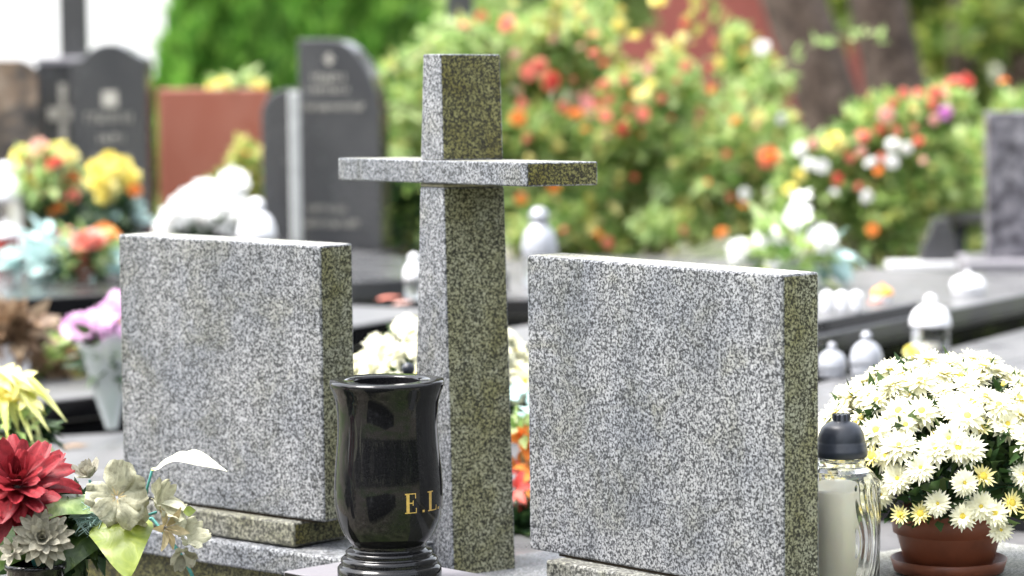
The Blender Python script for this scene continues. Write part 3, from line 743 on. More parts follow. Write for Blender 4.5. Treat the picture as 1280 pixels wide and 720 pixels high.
# -- bottom left arrangement (in focus)
def front_arrangement():
    D = 5.0; base = W(45, 730, D)
    root = thing('flower_arrangement', base, 'artificial arrangement with red dahlia, cream flowers and lime leaves in a dark pot', 'flower arrangement')
    MB().lathe([(.036, -.127), (.038, -.122), (.046, .025), (.049, .026), (.049, .034), (.042, .034), (.04, .0), (.01, -.002)], base, 40).build('pot', BLACK, root)
    X, Z, Y = rt, up, fw
    # red dahlia
    def flower(px, py, D, n, name, mat, spec, s=1.0, prof=None, cup=.2, cen=None, ruff=0.0, jit=.14, nseg=4, cenm=None):
        mb = MB(); p = W(px, py, D); M = aim(p, n, s, .4)
        rings(mb, spec, M, 0, jit, cup, prof, nseg, ruff); o = mb.build(name, mat, root)
        if cen:
            c = MB(); rings(c, cen, M, 0, .2, .3, NARROW, 2); c.build('flower_center', cenm or BEIGE, o)
        return o
    flower(22, 612, D, (.12, -.55, .8), 'dahlia', CRIMSON, [(12, .074, .036, -.25, -.45, .010, -.002), (13, .078, .036, .02, -.25, .010, .004), (14, .074, .034, .3, .0, .010, .008), (13, .066, .031, .62, .35, .009, .012), (9, .056, .025, 1.0, .9, .008, .016), (7, .044, .02, 1.25, 1.3, .006, .02), (5, .030, .016, 1.4, 1.6, .003, .022)], 1.0, (.40, .78, 1.0, .95, .40), .16, None, .22, .26, 6)
    flower(52, 674, D-.05, (.18, -.92, .30), 'dahlia', GREYCREAM, [(13, .042, .017, .15, .0, .006, 0), (13, .038, .0165, .4, .3, .006, .004), (12, .031, .014, .75, .7, .005, .007), (9, .022, .011, 1.1, 1.1, .004, .010), (6, .014, .009, 1.35, 1.4, .002, .012)], 1.0, (.5, .85, 1.0, .8, .2), .3, None, .06)
    flower(146, 622, D-.03, (.15, -.93, .28), 'azalea', CREAM, [(5, .050, .049, .55, -.25, .003, 0)], 1.0, (.2, .7, 1.0, 1.0, .72), .06, [(9, .022, .0022, 1.0, 1.2, .002, .004)], .5, .16, 8, BEIGE)
    flower(112, 596, D+.02, (-.25, -.5, .8), 'flower_bud', GREYCREAM, [(5, .030, .02, .8, 1.0, .003, 0), (7, .026, .014, 1.1, 1.2, .003, .004)], 1.0, (.4, .9, 1, .5), .3, None, .25)
    flower(196, 634, D-.02, (.75, -.35, .50), 'azalea', CREAM, [(5, .044, .036, .95, .55, .004, 0)], 1.0, (.25, .8, 1, 1, .6), .2, None, .30, .08, 6)
    flower(158, 648, D-.0, (.0, -.9, -.25), 'azalea', CREAM, [(5, .036, .036, .5, .1, .004, 0)], .9, (.25, .8, 1, 1, .6), .2, None, .25, .1, 5)
    flower(207, 660, D-.04, (.65, -.75, .05), 'lily', BEIGE, [(6, .040, .015, .9, .0, .004, 0)], 1.0, (.3, .9, 1, .6, .15), .35, [(6, .030, .002, 1.1, 1.3, .002, 0)], .1, .2, 5)
    flower(232, 672, D-.0, (.55, -.55, .55), 'azalea', CREAM, [(5, .036, .030, .9, .45, .003, 0)], .95, (.25, .8, 1, 1, .6), .2, None, .3, .1, 5)
    flower(228, 692, D-.02, (.2, -.7, -.5), 'azalea', GREYCREAM, [(5, .026, .024, .8, .5, .003, 0)], 1, (.3, .9, 1, .6), .2, None, .25, .1, 5)
    flower(60, 582, D+.10, (.2, -.5, .8), 'small_rose', WHITEPET, [(6, .028, .022, .4, .2, .003, 0), (6, .022, .02, .9, .8, .003, .002)], 1.0, None, .3, None, .2)
    flower(16, 690, D-.06, (-.3, -.8, .3), 'flower_bud', GREYCREAM, [(7, .022, .013, .5, .3, .003, 0), (6, .016, .01, 1, 1, .003, .003)], 1, None, .3, None, .2)
    def lf(name, mat, p0, p1, wd, n, bend=.12, heart=False, fold=.15, wave=.08, d0=0, d1=0):
        mb = MB(); leaf_blade(mb, W(*p0, D+d0), W(*p1, D+d1), wd, n, bend, 0, heart, 14, fold, wave); return mb.build(name, mat, root)
    lf('broad_leaf', LIMELEAF, (150, 652), (160, 724), size(86, D), (.1, -.95, .35), .10, True, -.12, .05, 0, -.07)
    lf('broad_leaf', VARLEAF, (110, 626), (28, 664), size(52, D), (-.1, -.6, .8), .15, True, -.2, .10, .02, -.05)
    lf('broad_leaf', DGLEAF, (112, 652), (70, 722), size(70, D), (.1, -.8, .55), .08, True, -.12, .08, .05, .0)
    lf('broad_leaf', DGLEAF, (30, 672), (-20, 722), size(60, D), (.0, -.8, .55), .08, True, -.12, .08, .05, -.02)
    lf('broad_leaf', DGLEAF, (95, 640), (120, 700), size(50, D), (.0, -.8, .5), .08, True, -.12, .08, .08, .04)
    lf('long_leaf', IVORY, (192, 588), (284, 589), size(30, D), (0, -.45, .9), .20, False, -.22, .20, -.02, -.10)
    lf('leaf_tip', LIMELEAF, (188, 588.5), (197, 585), size(5, D), (0, -.6, .8), .1, False, .1, 0, -.02, -.02)
    lf('long_leaf', IVORY, (196, 626), (238, 641), size(16, D), (.2, -.5, .85), .12, False, -.2, .08, 0, -.03)
    lf('leaf_tip', LIMELEAF, (229, 640), (245, 638), size(13, D), (0, -.95, .3), .05, False, .1, 0, -.03, -.03)
    st = MB()
    c0 = W(150, 655, D+.03)
    st.tube([base+UPV*.03, W(90, 675, D+.04), c0], [.004, .0035, .003], 6)
    st.tube([c0, W(180, 638, D+.02), W(184, 610, D), W(190, 588, D-.02)], .0022, 6)
    st.tube([c0, W(196, 640, D+.02)], .002, 6); st.tube([c0, W(146, 626, D)], .0025, 6)
    st.tube([c0, W(190, 648, D+.01), W(215, 678, D), W(232, 702, D-.01), W(245, 730, D-.02)], .0032, 6)
    st.tube([W(120, 660, D+.05), W(112, 600, D+.03)], .0022, 6)
    st.tube([base+UPV*.03, W(24, 650, D+.02), W(22, 618, D)], .0045, 6)
    st.tube([base+UPV*.03, W(52, 682, D)], .0035, 6)
    st.build('stem', BLUEST, root)
    # needles: bluish white fir sprig
    nd = MB(); p = W(112, 645, D+.01)
    for k in range(90):
        v = (X*rnd(-1, .8)+Z*rnd(-.75, .75)-Y*rnd(-.1, .8)).normalized(); nd.tube([p+X*rnd(-.03, .03), p+X*rnd(-.01, .01)+v*rnd(.02, .036)], [.0010, .0005], 4)
    nd.build('fir_sprig', MINT, root)
    nd = MB(); p = W(100, 668, D+.05)
    for k in range(160):
        v = (X*rnd(-1, 1)+Z*rnd(-.9, .6)-Y*rnd(-.3, .8)).normalized(); nd.tube([p+X*rnd(-.07, .07)+Z*rnd(-.02, .02), p+X*rnd(-.05, .05)+v*rnd(.025, .05)], [.0012, .0006], 4)
    nd.build('fir_sprig', DARKLEAF, root)
    leaves_round(root, W(75, 670, D+.09), .075, 220, .05, .026, DARKLEAF, 'leaves')
front_arrangement()

# -- yellow green gladiolus bundle at the left edge
def gladiolus():
    D = 6.15; base = W(10, 580, D); root = thing('lily_arrangement', base, 'yellow green drooping lilies with dark leaves at the left photo edge', 'flower arrangement')
    pot_part(root, Vector((base.x, base.y, .262)), .055, base.z-.262, BLACK)
    mb = MB()
    for (a, b_, wpx, bend) in [((5, 492), (62, 540), 14, .2), ((10, 488), (52, 545), 13, .18), ((20, 492), (84, 528), 12, .25), ((0, 486), (45, 520), 12, .2), ((-5, 480), (36, 505), 12, .2), ((6, 484), (58, 520), 10, .3), ((14, 490), (74, 514), 8, .25), ((2, 492), (30, 530), 9, .2), ((-10, 478), (25, 545), 14, .25), ((12, 482), (66, 505), 15, .2), ((30, 497), (50, 552), 10, .15), ((0, 500), (10, 552), 12, .2), ((-12, 490), (22, 484), 14, .2), ((-4, 474), (44, 488), 13, .2), ((-8, 482), (34, 494), 10, .25), ((18, 508), (42, 556), 9, .12)]:
        leaf_blade(mb, W(*a, D+rnd(0, .08)), W(*b_, D-rnd(.02, .12)), size(wpx*.85, D), (.1, -.6, .8), bend, 0, False, 12, -.2, .3)
    mb.build('petal_cluster', LILYGREEN, root)
    for (px, py, m_) in [(18, 482, MUMYEL), (34, 500, MUMYEL), (-3, 478, MUMYEL), (3, 500, YELLOW)]: bloom('lily', m_, root, W(px, py, D-.03), (.2, -.6, .75), .8, 'lily')
    leaves_round(root, W(15, 540, D+.03), .06, 120, .06, .022, DARKLEAF); leaves_round(root, W(18, 535, D-.02), .06, 40, .05, .018, PALELEAF)
    bloom('rose', REDPET, root, W(3, 558, D-.02), (0, -.8, .5), .4, 'rose')
gladiolus()

# -- pink bouquet in cellophane, leaning on the back of the left slab
def pink():
    D = 7.72; base = W(140, 536, D); root = thing('pink_bouquet', base, 'pink daisies in a clear cellophane cone leaning behind the left slab', 'bouquet')
    fl = [(101, 412), (116, 404), (130, 398), (143, 390), (150, 380), (92, 408), (108, 416), (124, 418), (138, 408), (152, 402), (160, 392), (165, 410)]
    st = MB()
    for (px, py) in fl:
        p = W(px, py, D+rnd(-.05, .05)); bloom('daisy', PINKPET, root, p, (rnd(-.5, .3), -.8, rnd(.2, .7)), rnd(.95, 1.2), 'flower'); st.tube([base, (base+p)/2+Vector((0, 0, .02)), p], .002, 5)
    st.build('stem', STEMG, root)
    leaves_round(root, W(135, 440, D), .06, 160, .06, .024, DARKLEAF, zs=1.2)
    f = MB(); leaf_blade(f, W(110, 425, D), W(72, 432, D-.03), .02, (0, -.6, .8), .2); leaf_blade(f, W(118, 425, D), W(84, 400, D+.03), .018, (0, -.6, .8), .1); f.build('long_leaf', PALELEAF, root)
    # cone of cellophane
    ax = (W(133, 425, D)-base); n = 28; vs = []; fs = []
    xx = ax.cross(Vector((0, 1, 0))).normalized(); yy = ax.normalized().cross(xx)
    for j in range(6):
        t = j/5
        for i in range(n):
            a = 6.283*i/n; rr = (.014+.063*t)*(1+.10*math.sin(a*5+j)*t); vs.append(base+ax*t*(1+.06*math.sin(a*4)*t)+(xx*math.cos(a)+yy*math.sin(a))*rr)
    for j in range(5):
        for i in range(n): fs.append((j*n+i, j*n+(i+1) % n, (j+1)*n+(i+1) % n, (j+1)*n+i))
    MB().add(vs, fs, 0, True).build('wrapper', CELLO, root)
pink()

# -- orange flowers with mint leaves seen in the slit right of the cross
posy('orange_arrangement', 'orange artificial flowers with mint leaves in the gap beside the cross', 'flower arrangement', (660, 712), .18,
     [(652, 548, 'rose', ORANGE, .6), (664, 560, 'rose', ORANGE, .6), (648, 585, 'lily', ORANGE, .8), (656, 598, 'lily', REDPET, .8), (668, 590, 'lily', ORANGE, .8), (644, 612, 'lily', REDPET, .7), (650, 632, 'rose', REDPET, .35), (676, 620, 'rose', ORANGE, .6), (680, 560, 'rose', CORAL, .6)],
     [(655, 510, 16, 14, .05, .03, MINT), (660, 630, 15, 16, .06, .03, MINT), (662, 670, 40, 240, .07, .03, DARKLEAF), (652, 535, 18, 20, .05, .025, PALELEAF)], (.05, .06, BLACK))

# ================================================================== SURROUNDING GRAVES
def grave(p0, p1, z, depth, h, label, topm, sidem, name='grave_slab', lip=0.0, ext=(0, 0)):
    """horizontal grave cover whose near top edge runs through pixels p0 -> p1 at height z"""
    A, B = at(*p0, z), at(*p1, z); d = (B-A); L = d.length; d.normalize(); A = A-d*ext[0]; L += ext[0]+ext[1]
    n = Vector((-d.y, d.x, 0)); n = n if n.y > 0 else -n
    root = thing(name, Vector((A.x, A.y, 0)), label, 'grave', 'low polished grave covers')
    t = min(h, .06)
    MB().frame_box(A-UPV*t, d*L, n*depth, UPV*t, .005, (1, 1, 1, 1, 1, 0)).build('cover', [topm, sidem], root)
    if h > t+.01: MB().frame_box(A-UPV*h+d*.02+n*.02, d*(L-.04), n*(depth-.04), UPV*(h-t-.001), .004).build('plinth', sidem, root)
    return A, d, n, L
# A: grey cover just behind the left slab
A = at(60, 640, .26)
mb = MB(); rootA = thing('grave_slab', Vector((-.95, 6.2, 0)), 'broad grey polished cover directly behind the red dahlia arrangement', 'grave', 'low polished grave covers')
a_, b_ = Yaw(.68)
pA = at(150, 541, .26); pB = at(0, 548, .26)
d_ = (pA-pB).normalized(); n_ = Vector((d_.y, -d_.x, 0)); n_ = n_ if n_.y < 0 else -n_
MB().frame_box(pB-d_*.3-UPV*.05, d_*2.2, n_*2.6, UPV*.05, .005, (1, 1, 1, 1, 1, 0)).build('cover', [GREYTOP, BLACK], rootA)
MB().frame_box(pB-d_*.28-UPV*.255, d_*2.16, n_*2.56, UPV*.204, .004).build('plinth', BLACKTOP, rootA)
# B: black fronted cover with pale edge
grave((0, 508), (150, 490), .335, .98, .33, 'black fronted grave with pale top edge behind the lilies and pink bouquet', GREYTOP, BLACK, ext=(.5, .9))
# C: grave in front of the left dark headstones
grave((0, 375), (150, 366), .50, 2.6, .5, 'black grave with beige dusty top carrying the bouquets at left', BLACKTOP, BLACK, ext=(.8, .12))
# D: grave between left slab and cross
grave((430, 409), (523, 393), .50, .5, .5, 'dark grave seen between the left slab and the cross with a fallen leaf', GREYTOP, BLACK, ext=(.12, .15))
# D2: higher dark kerb behind D
grave((430, 352), (523, 347), .52, 2.2, .52, 'dark kerb of the grave below the tall dark headstone', DARKST, DARKST, ext=(.5, .3))
grave((560, 372), (900, 372), .45, 1.5, .45, 'brownish grey grave cover in front of the rose bush carrying the blue grey lantern', GREYTOP, BLACKTOP)
q = Vector((.25, 6.75, 0)); hid = thing('grave_slab', q, 'low dark cover behind the cross carrying white chrysanthemums and orange flowers', 'grave', 'low polished grave covers')
MB().box(q.x, q.y, 0, 1.3, 1.15, .18, .72, .005).build('cover', BLACKTOP, hid)
# E: right grave with long sloping edge, and the plate on it
A_, d2, n2, L2 = grave((1024, 419), (1280, 367), .50, .78, .5, 'long dark grave at right with grey rim and mossy front tinted for green reflections', GREYTOP, MOSSREFLECT, ext=(.5, .6))
grave((1024, 400), (1145, 377), .535, .55, .034, 'thin grey stone plate on the right grave carrying white votive cups', GREYTOP, BLACK, 'stone_plate', ext=(.2, .02))
# G: black cover, top coloured for sky sheen, behind the chrysanthemum
pg = at(1150, 520, .43)
rootG = thing('grave_slab', Vector((pg.x, pg.y, 0)), 'black cover with pale sky sheen in its top colour directly behind the potted chrysanthemum and grey lanterns', 'grave', 'low polished grave covers')
gA, gB = at(1100, 458, .43), at(1280, 411, .43); dg = (gB-gA).normalized(); ng = Vector((dg.y, -dg.x, 0))
MB().frame_box(gA-dg*1.2-UPV*.06+ng*.0, dg*3.2, ng*1.7, UPV*.06, .006, (1, 1, 1, 1, 1, 0)).build('cover', [GREYTOP, BLACK], rootG)
MB().frame_box(gA-dg*1.18-UPV*.425+ng*.02, dg*3.16, ng*1.66, UPV*.364, .004).build('plinth', BLACK, rootG)
# unseen black bed added in front so the vase mirrors something dark
q = Vector((-.25, 3.35, 0))
bed = thing('unseen_grave_bed', q, 'unseen black grave bed added in front to darken the vase reflection', 'grave')
MB().frame_box(q-aR*.75-bR*.75, aR*1.9, bR*1.0, UPV*.27, .006).build('cover', BLACK, bed)
# pale paving plate carrying the near lantern and the pot
q = W(1130, 716, 5.15); zt = pb.z-.002
rootP = thing('kerb_plate', Vector((q.x, q.y, 0)), 'pale granite plate under the lantern and the brown pot', 'stone plate')
MB().frame_box(Vector((q.x, q.y, 0))+aR*.28-bR*.32, -aR*.95+bR*0, bR*.8, UPV*zt, .005).build('plate', G_TOP, rootP)

# ================================================================== HEADSTONES
def headstone(px0, px1, py0, py1, D, yaw, thick, outline, label, mat, group='upright headstones in the rows behind', side=None, inscr=None, extra=None):
    """upright stone: outline in units (0..1, 0..1) over its front; front-left-bottom seen at px0,py1"""
    o = W(px0, py1, D); s_ = D/F; wd = (px1-px0)*s_/max(.3, math.cos(yaw)); h = (py1-py0)*s_
    ax = Vector((math.cos(yaw), math.sin(yaw), 0)); ay = Vector((-math.sin(yaw), math.cos(yaw), 0))
    root = thing('headstone', Vector((o.x, o.y, 0)), label, 'headstone', group)
    MB().prism([(u*wd, v*h) for u, v in outline], thick, o, ax, ay, UPV, .006, 1 if side else 0).build('stone', [mat, side] if side else mat, root)
    MB().frame_box(Vector((o.x, o.y, 0))-ax*.06-ay*.07, ax*(wd+.12), ay*(thick+.14), UPV*o.z, .006).build('pedestal', side or mat, root)
    if inscr:
        for (nm, mt, shapes) in inscr:
            for row in (shapes if isinstance(shapes[0], list) else [shapes]):
                mb = MB()
                for (u0, v0, u1, v1) in row: mb.frame_box(o+ax*u0*wd+UPV*v0*h-ay*.003, ax*(u1-u0)*wd, ay*.0045, UPV*(v1-v0)*h)
                mb.build(nm, mt, root)
    return root, o, ax, ay, wd, h
def textrow(u0, u1, v, hh, n):
    """a row of worn letters too blurred to read: small strokes of uneven width"""
    out = []; u = u0; st = (u1-u0)/n
    for i in range(n):
        wv = st*rnd(.35, .8); k = random.choice((0, 1, 2))
        out.append((u, v, u+wv*.4, v+hh))
        if k: out.append((u+wv*.4, v+(hh*.8 if k == 1 else 0), u+wv, v+(hh if k == 1 else hh*.22)))
        if k == 2: out.append((u+wv*.75, v, u+wv, v+hh*.6))
        u += st
    return out
arch = [(0, 0), (1, 0), (1, .90), (.97, .925), (.85, .945), (.74, .975), (.62, .995), (.5, 1), (.38, .99), (.26, .965), (.15, .925), (0, .91)]
headstone(92, 188, 56, 300, 11.6, -.10, .12, arch, 'dark grey arched headstone with pale cross left of the red stone', DARKST, side=BLACKTOP,
          inscr=[('inscription', CREAMI, [textrow(.20, .86, .60, .05, 8), textrow(.36, .74, .50, .04, 6), textrow(.3, .8, .40, .035, 8), [(.42, .68, .62, .76)]])])
headstone(48, 96, 74, 300, 11.7, .10, .10, [(0, 0), (1, 0), (1, .97), (.1, .97), (0, .94)], 'lower dark grey wing stone bearing a pale relief cross', DARKST,
          inscr=[('relief_cross', CREAMI, [(.62, .42, .80, .86), (.32, .66, 1.05, .73)])])
mb = MB(); o_ = W(44, 80, 11.66); mb.box(o_.x+.08, o_.y+.05, o_.z, size(58, 11.66), .14, .018, .1); tag(mb.build('cap_stone', LILAC), 'pale narrow cap stone resting on the dark wing stone', 'stone')
headstone(-20, 50, 76, 300, 11.5, .10, .11, [(0, 0), (1, 0), (1, .92), (.9, .97), (.7, 1), (.3, 1), (0, .97)], 'brown mottled headstone at the left photo edge', BROWNST)
# tall dark memorial cross behind the left stones (its arms are above the picture)
c = W(93, 60, 13.6); root = thing('memorial_cross', Vector((c.x, c.y, 0)), 'dark post of a tall memorial cross against the white wall', 'cross')
MB().box(c.x, c.y, .9, .118, .09, 1.45, .05, .004).build('post', DARKST, root)
MB().box(c.x, c.y, 1.85, .55, .085, .11, .05, .004).build('arm', DARKST, root)
MB().box(c.x, c.y, 0, .26, .26, .9+.22, .05, .006).build('pedestal', LILAC, root)
headstone(201, 338, 112, 300, 12.2, .06, .10, [(0, 0), (1, 0), (1, .995), (0, 1)], 'plain reddish brown granite headstone with yellow flowers on top', REDG)
posy('yellow_posy', 'small yellow flowers lying along the top of the red headstone', 'flowers', (300, 112), 12.25,
     [(266, 108, 'rose', YELLOW, .55), (278, 105, 'rose', YELLOW, .6), (290, 109, 'rose', YELLOW, .5), (316, 104, 'rose', YELLOW, .55), (326, 108, 'rose', YELLOW, .5)], [(298, 110, 34, 50, .05, .025, PALELEAF)])
shoulder = [(0, 0), (1, 0), (1, .60)]+[(.38+.62*math.sin(a), .60+.40*math.cos(a)) for a in [1.45, 1.3, 1.15, 1.0, .85, .7, .55, .4, .25, .1]]+[(.38, 1), (0, 1)]
headstone(376, 478, 50, 312, 11.0, -.22, .13, shoulder, 'tall dark headstone with one rounded shoulder and faint lettering', DARKST, side=BLACKTOP,
          inscr=[('inscription', CREAMI, [textrow(.18, .62, .80, .035, 7), textrow(.12, .66, .745, .03, 9), textrow(.03, .82, .665, .028, 15), [(.36, .88, .42, .93), (.33, .90, .45, .912)], textrow(.06, .74, .11, .03, 14), textrow(.1, .6, .18, .03, 10)])])
headstone(329, 372, 112, 312, 11.15, -.15, .11, [(0, 0), (1, 0), (1, 1), (.75, 1), (.45, .985), (.2, .95), (.05, .89), (0, .84)], 'low dark side stone with rounded corner left of the tall dark headstone', DARKST, side=BLACKTOP)
c = W(371, 312, 10.93); mb = MB(); mb.box(c.x, c.y, 0, size(13, 10.93), .05, c.z+size(197, 10.93), .12, .004); tag(mb.build('stone_pillar', simple('pale_grey_stone', (.42, .43, .42), .6, .1)), 'narrow pale grey stone pillar joining the two dark stones', 'pillar')
# added wedge standing in for a diagonal reflection on the side stone
mb = MB(); mb.prism([(0, 0), (.112, 0), (.112, .05), (.0, .25)], .02, W(330, 305, 10.98), Vector((1, .1, 0)), Vector((0, 1, 0)), UPV, .003)
tag(mb.build('reflection_wedge', DARKST), 'grey sloping wedge added for a diagonal reflection on the side stone', 'stone')
# lilac stone at the right edge
headstone(1235, 1345, 141, 322, 9.9, -.05, .14, [(0, 0), (1, 0), (1, 1), (0, 1)], 'lilac grey rectangular headstone at the right photo edge', SPECK)
o_ = W(1216, 350, 9.75); mb = MB(); mb.box(o_.x+.25, o_.y+.16, .0, .52, .36, o_.z+.055, -.05, .006); tag(mb.build('plinth_block', LILAC), 'lilac grey plinth block below the right headstone', 'stone block')
# small dark slanted stone with white edged base, low table behind
o_ = W(1152, 322, 10.40); o_.z = W(1112, 340, 10.3).z+.024; mb = MB(); mb.prism([(0, 0), (.125, 0), (.125, .03), (.09, .14), (.045, .14), (0, .03)], .09, o_, Vector((1, 0, 0)), Vector((0, 1, 0)), UPV, .003)
tag(mb.build('slanted_stone', DARKST), 'small dark stone with sloping sides left of the lilac headstone', 'stone')
MBx = MB(); o_ = W(1112, 340, 10.3); MBx.box(o_.x+.12, o_.y+.12, 0, .21, .13, o_.z, 0, .003); tag(MBx.build('foundation_stone', BLACKTOP), 'dark base block under the small slanted stone', 'stone block')
mb = MB(); mb.box(o_.x+.12, o_.y+.12, o_.z+.001, .225, .14, .022, 0, .003); tag(mb.build('white_slab', simple('white_stone', (.7, .7, .72), .3, .05)), 'thin white slab on the dark base block', 'stone slab')
c = W(1203, 320, 11.6); root = thing('garden_bench', Vector((c.x, c.y, 0)), 'low grey bench with dark legs behind the small slanted stone', 'bench')
MB().box(c.x, c.y, W(1203, 275, 11.6).z, size(74, 11.6), .3, .035, 0, .004).build('seat', GREYTOP, root)
for sx in (-.02, .16): MB().box(c.x+sx, c.y, 0, .035, .2, W(1203, 275, 11.6).z-.001, 0, .003).build('leg', NAVY, root)
c = W(575, 10, 15); mb = MB(); mb.box(c.x, c.y, 0, .13, .1, W(575, 20, 15).z+.4, 0, .004); tag(mb.build('stone_post', DARKST), 'dark grey stone post far behind above the cross top', 'post')

# ---- bouquets on the left grave
posy('mixed_bouquet', 'tall bouquet of yellow, pink, red and orange flowers in a dark vase', 'bouquet', (66, 318), .50,
     [(50, 188, 'pompon', SALMON, .75), (28, 196, 'rose', YELLOW, .9), (72, 190, 'rose', YELLOW, 1.), (88, 196, 'pompon', MUMYEL, .6), (26, 214, 'rose', WHITEPET, .8), (70, 206, 'rose', REDPET, .75), (40, 206, 'rose', SALMON, .8), (38, 228, 'pompon', YELLOW, .7), (56, 222, 'rose', PALELEAF, .7), (88, 226, 'pompon', ORANGE, .65), (62, 242, 'rose', CORAL, .8), (80, 246, 'rose', SALMON, .75), (92, 246, 'rose', CORAL, .6), (70, 262, 'rose', ORANGE, .6), (26, 236, 'rose', YELLOW, .6)],
     [(56, 222, 45, 140, .06, .03, PALELEAF), (70, 275, 30, 90, .08, .03, DARKLEAF)], (.06, .10, BLACK), 'bouquets on the left grave')
posy('yellow_bouquet', 'round bouquet of pale yellow flowers in a dark vase', 'bouquet', (140, 310), .50,
     [(120, 212, 'pompon', YELLOW, .7), (136, 202, 'pompon', YELLOW, .7), (152, 208, 'pompon', YELLOW, .7), (164, 222, 'pompon', YELLOW, .65), (142, 220, 'pompon', MUMYEL, .8), (124, 230, 'pompon', YELLOW, .75), (156, 236, 'pompon', YELLOW, .75), (138, 240, 'pompon', MUMYEL, .7), (168, 238, 'rose', ORANGE, .5), (114, 222, 'rose', MUMYEL, .7), (128, 248, 'pompon', YELLOW, .5)],
     [(140, 270, 32, 120, .08, .03, DARKLEAF), (150, 270, 18, 14, .08, .045, MINT)], (.07, .11, BLACK), 'bouquets on the left grave')
posy('red_mint_arrangement', 'low arrangement of red flowers with pale mint leaves in a brown bowl', 'flower arrangement', (104, 350), .50,
     [(80, 300, 'rose', CORAL, .85), (92, 310, 'rose', REDPET, .7), (104, 303, 'rose', CORAL, .8), (118, 298, 'rose', SALMON, .75), (132, 294, 'rose', ORANGE, .85), (142, 302, 'rose', CORAL, .75), (104, 318, 'rose', REDPET, .7), (88, 296, 'rose', SALMON, .6), (124, 306, 'rose', CORAL, .7)],
     [(38, 322, 22, 16, .09, .055, MINT), (80, 328, 26, 16, .09, .05, MINT), (125, 328, 28, 22, .09, .045, MINT), (60, 298, 20, 8, .08, .05, MINT), (110, 312, 30, 60, .06, .03, PALELEAF), (100, 332, 34, 70, .06, .03, DARKLEAF)], (.05, .05, TERRA), 'bouquets on the left grave')
# white pompons seen over the left slab
posy('white_pompon_bouquet', 'big round white pompon flowers standing behind the top of the left slab', 'bouquet', (262, 330), .52,
     [(291, 230, 'pompon', WHITEPET, 1.0), (255, 244, 'pompon', WHITEPET, 1.05), (236, 256, 'pompon', WHITEPET, 1.05), (222, 270, 'pompon', WHITEPET, 1.), (212, 284, 'pompon', WHITEPET, .95), (282, 256, 'pompon', WHITEPET, 1.05), (300, 262, 'pompon', WHITEPET, .9), (246, 278, 'pompon', WHITEPET, 1.1), (284, 278, 'pompon', WHITEPET, .95), (230, 290, 'pompon', WHITEPET, 1.), (268, 262, 'pompon', WHITEPET, 1.0), (304, 276, 'pompon', WHITEPET, .8), (264, 284, 'rose', YELLOW, .5)],
     [(258, 292, 45, 110, .07, .03, DARKLEAF)], (.08, .10, BLACK))
# dry plant in a white pot, left edge
D = 8.3; b0 = W(12, 470, D); root = thing('dried_plant', b0, 'withered brown plant in a white square pot at the left photo edge', 'potted plant')
mb = MB(); mb.box(b0.x, b0.y, b0.z, size(42, D), size(42, D), size(40, D), .4, .004); mb.build('pot', WHITEP, root)
leaves_round(root, W(14, 415, D), size(36, D), 160, .07, .04, DRYLEAF); leaves_round(root, W(5, 412, D), size(28, D), 40, .06, .035, LILAC if False else DRYLEAF, 'leaves')
st = MB()
for k in range(14): st.tube([b0+UPV*.07, W(rnd(-10, 45), rnd(372, 430), D)], [.004, .002], 5)
st.build('stem', TWIG, root)
# leaf litter and low plants between graves B and C
D = 8.45; b0 = W(90, 470, D); root = thing('low_plants', b0, 'low green plants and fallen leaves on soil behind the pink bouquet', 'ground plants')
leaves_round(root, W(40, 450, D), size(22, D), 90, .07, .03, PALELEAF, zs=.6); leaves_round(root, W(75, 452, D), size(40, D), 90, .06, .04, DRYLEAF, zs=.3); leaves_round(root, W(120, 455, D), size(26, D), 60, .06, .04, YELLEAF, zs=.4); leaves_round(root, W(100, 440, D), size(50, D), 80, .06, .03, ROSELEAF, zs=.3)
# fallen leaves lying on the covers
for (px, py, z, L, m_, lab) in [(92, 560, .263, .035, DRYLEAF, 'pale fallen leaf lying on the grey cover above the dahlia'), (486, 374, .503, .035, CORAL, 'reddish fallen leaf on the dark grave between slab and cross'), (503, 380, .503, .028, SALMON, 'pinkish fallen leaf next to the reddish one by the cross'), (1098, 378, .538, .03, CORAL, 'small red fallen leaf on the votive plate')]:
    p = at(px, py, z); mb = MB(); leaf_blade(mb, p-rt*L, p+rt*L+Vector((0, .02, .004)), L*.9, (0, -.1, 1), .08, 0, False, 8, -.2, .1); tag(mb.build('fallen_leaf', m_, None, p), lab, 'leaf', 'fallen leaves')
# yellow rose above the chrysanthemum, white artificial flowers beyond the right slab
posy('yellow_rose', 'single yellow rose lying just above the white chrysanthemum', 'flower', (1142, 462), .43, [(1143, 443, 'rose', YELLOW, .5), (1139, 440, 'rose', YELLOW, .4)], [(1130, 450, 14, 10, .04, .015, DRYLEAF)])
posy('white_artificial_bouquet', 'upright white artificial flowers with pale green leaves behind the right slab', 'bouquet', (985, 362), .50,
     [(1003, 250, 'lily', WHITEPET, .7), (998, 264, 'rose', WHITEPET, .8), (1004, 272, 'lily', WHITEPET, .7), (980, 293, 'pompon', WHITEPET, .8), (955, 297, 'pompon', WHITEPET, .6), (925, 314, 'pompon', WHITEPET, .75), (938, 326, 'rose', WHITEPET, .7), (1028, 300, 'pompon', WHITEPET, .85), (1000, 322, 'pompon', WHITEPET, .75), (985, 330, 'rose', WHITEPET, .8), (1035, 328, 'rose', WHITEPET, .8), (965, 330, 'rose', MUMPETAL, .7), (990, 278, 'rose', WHITEPET, .8), (1016, 312, 'rose', WHITEPET, .6)],
     [(985, 310, 50, 46, .09, .04, PALELEAF), (1030, 320, 25, 20, .08, .04, MINT), (990, 330, 50, 60, .08, .03, ROSELEAF)], (.07, .08, WHITEP))

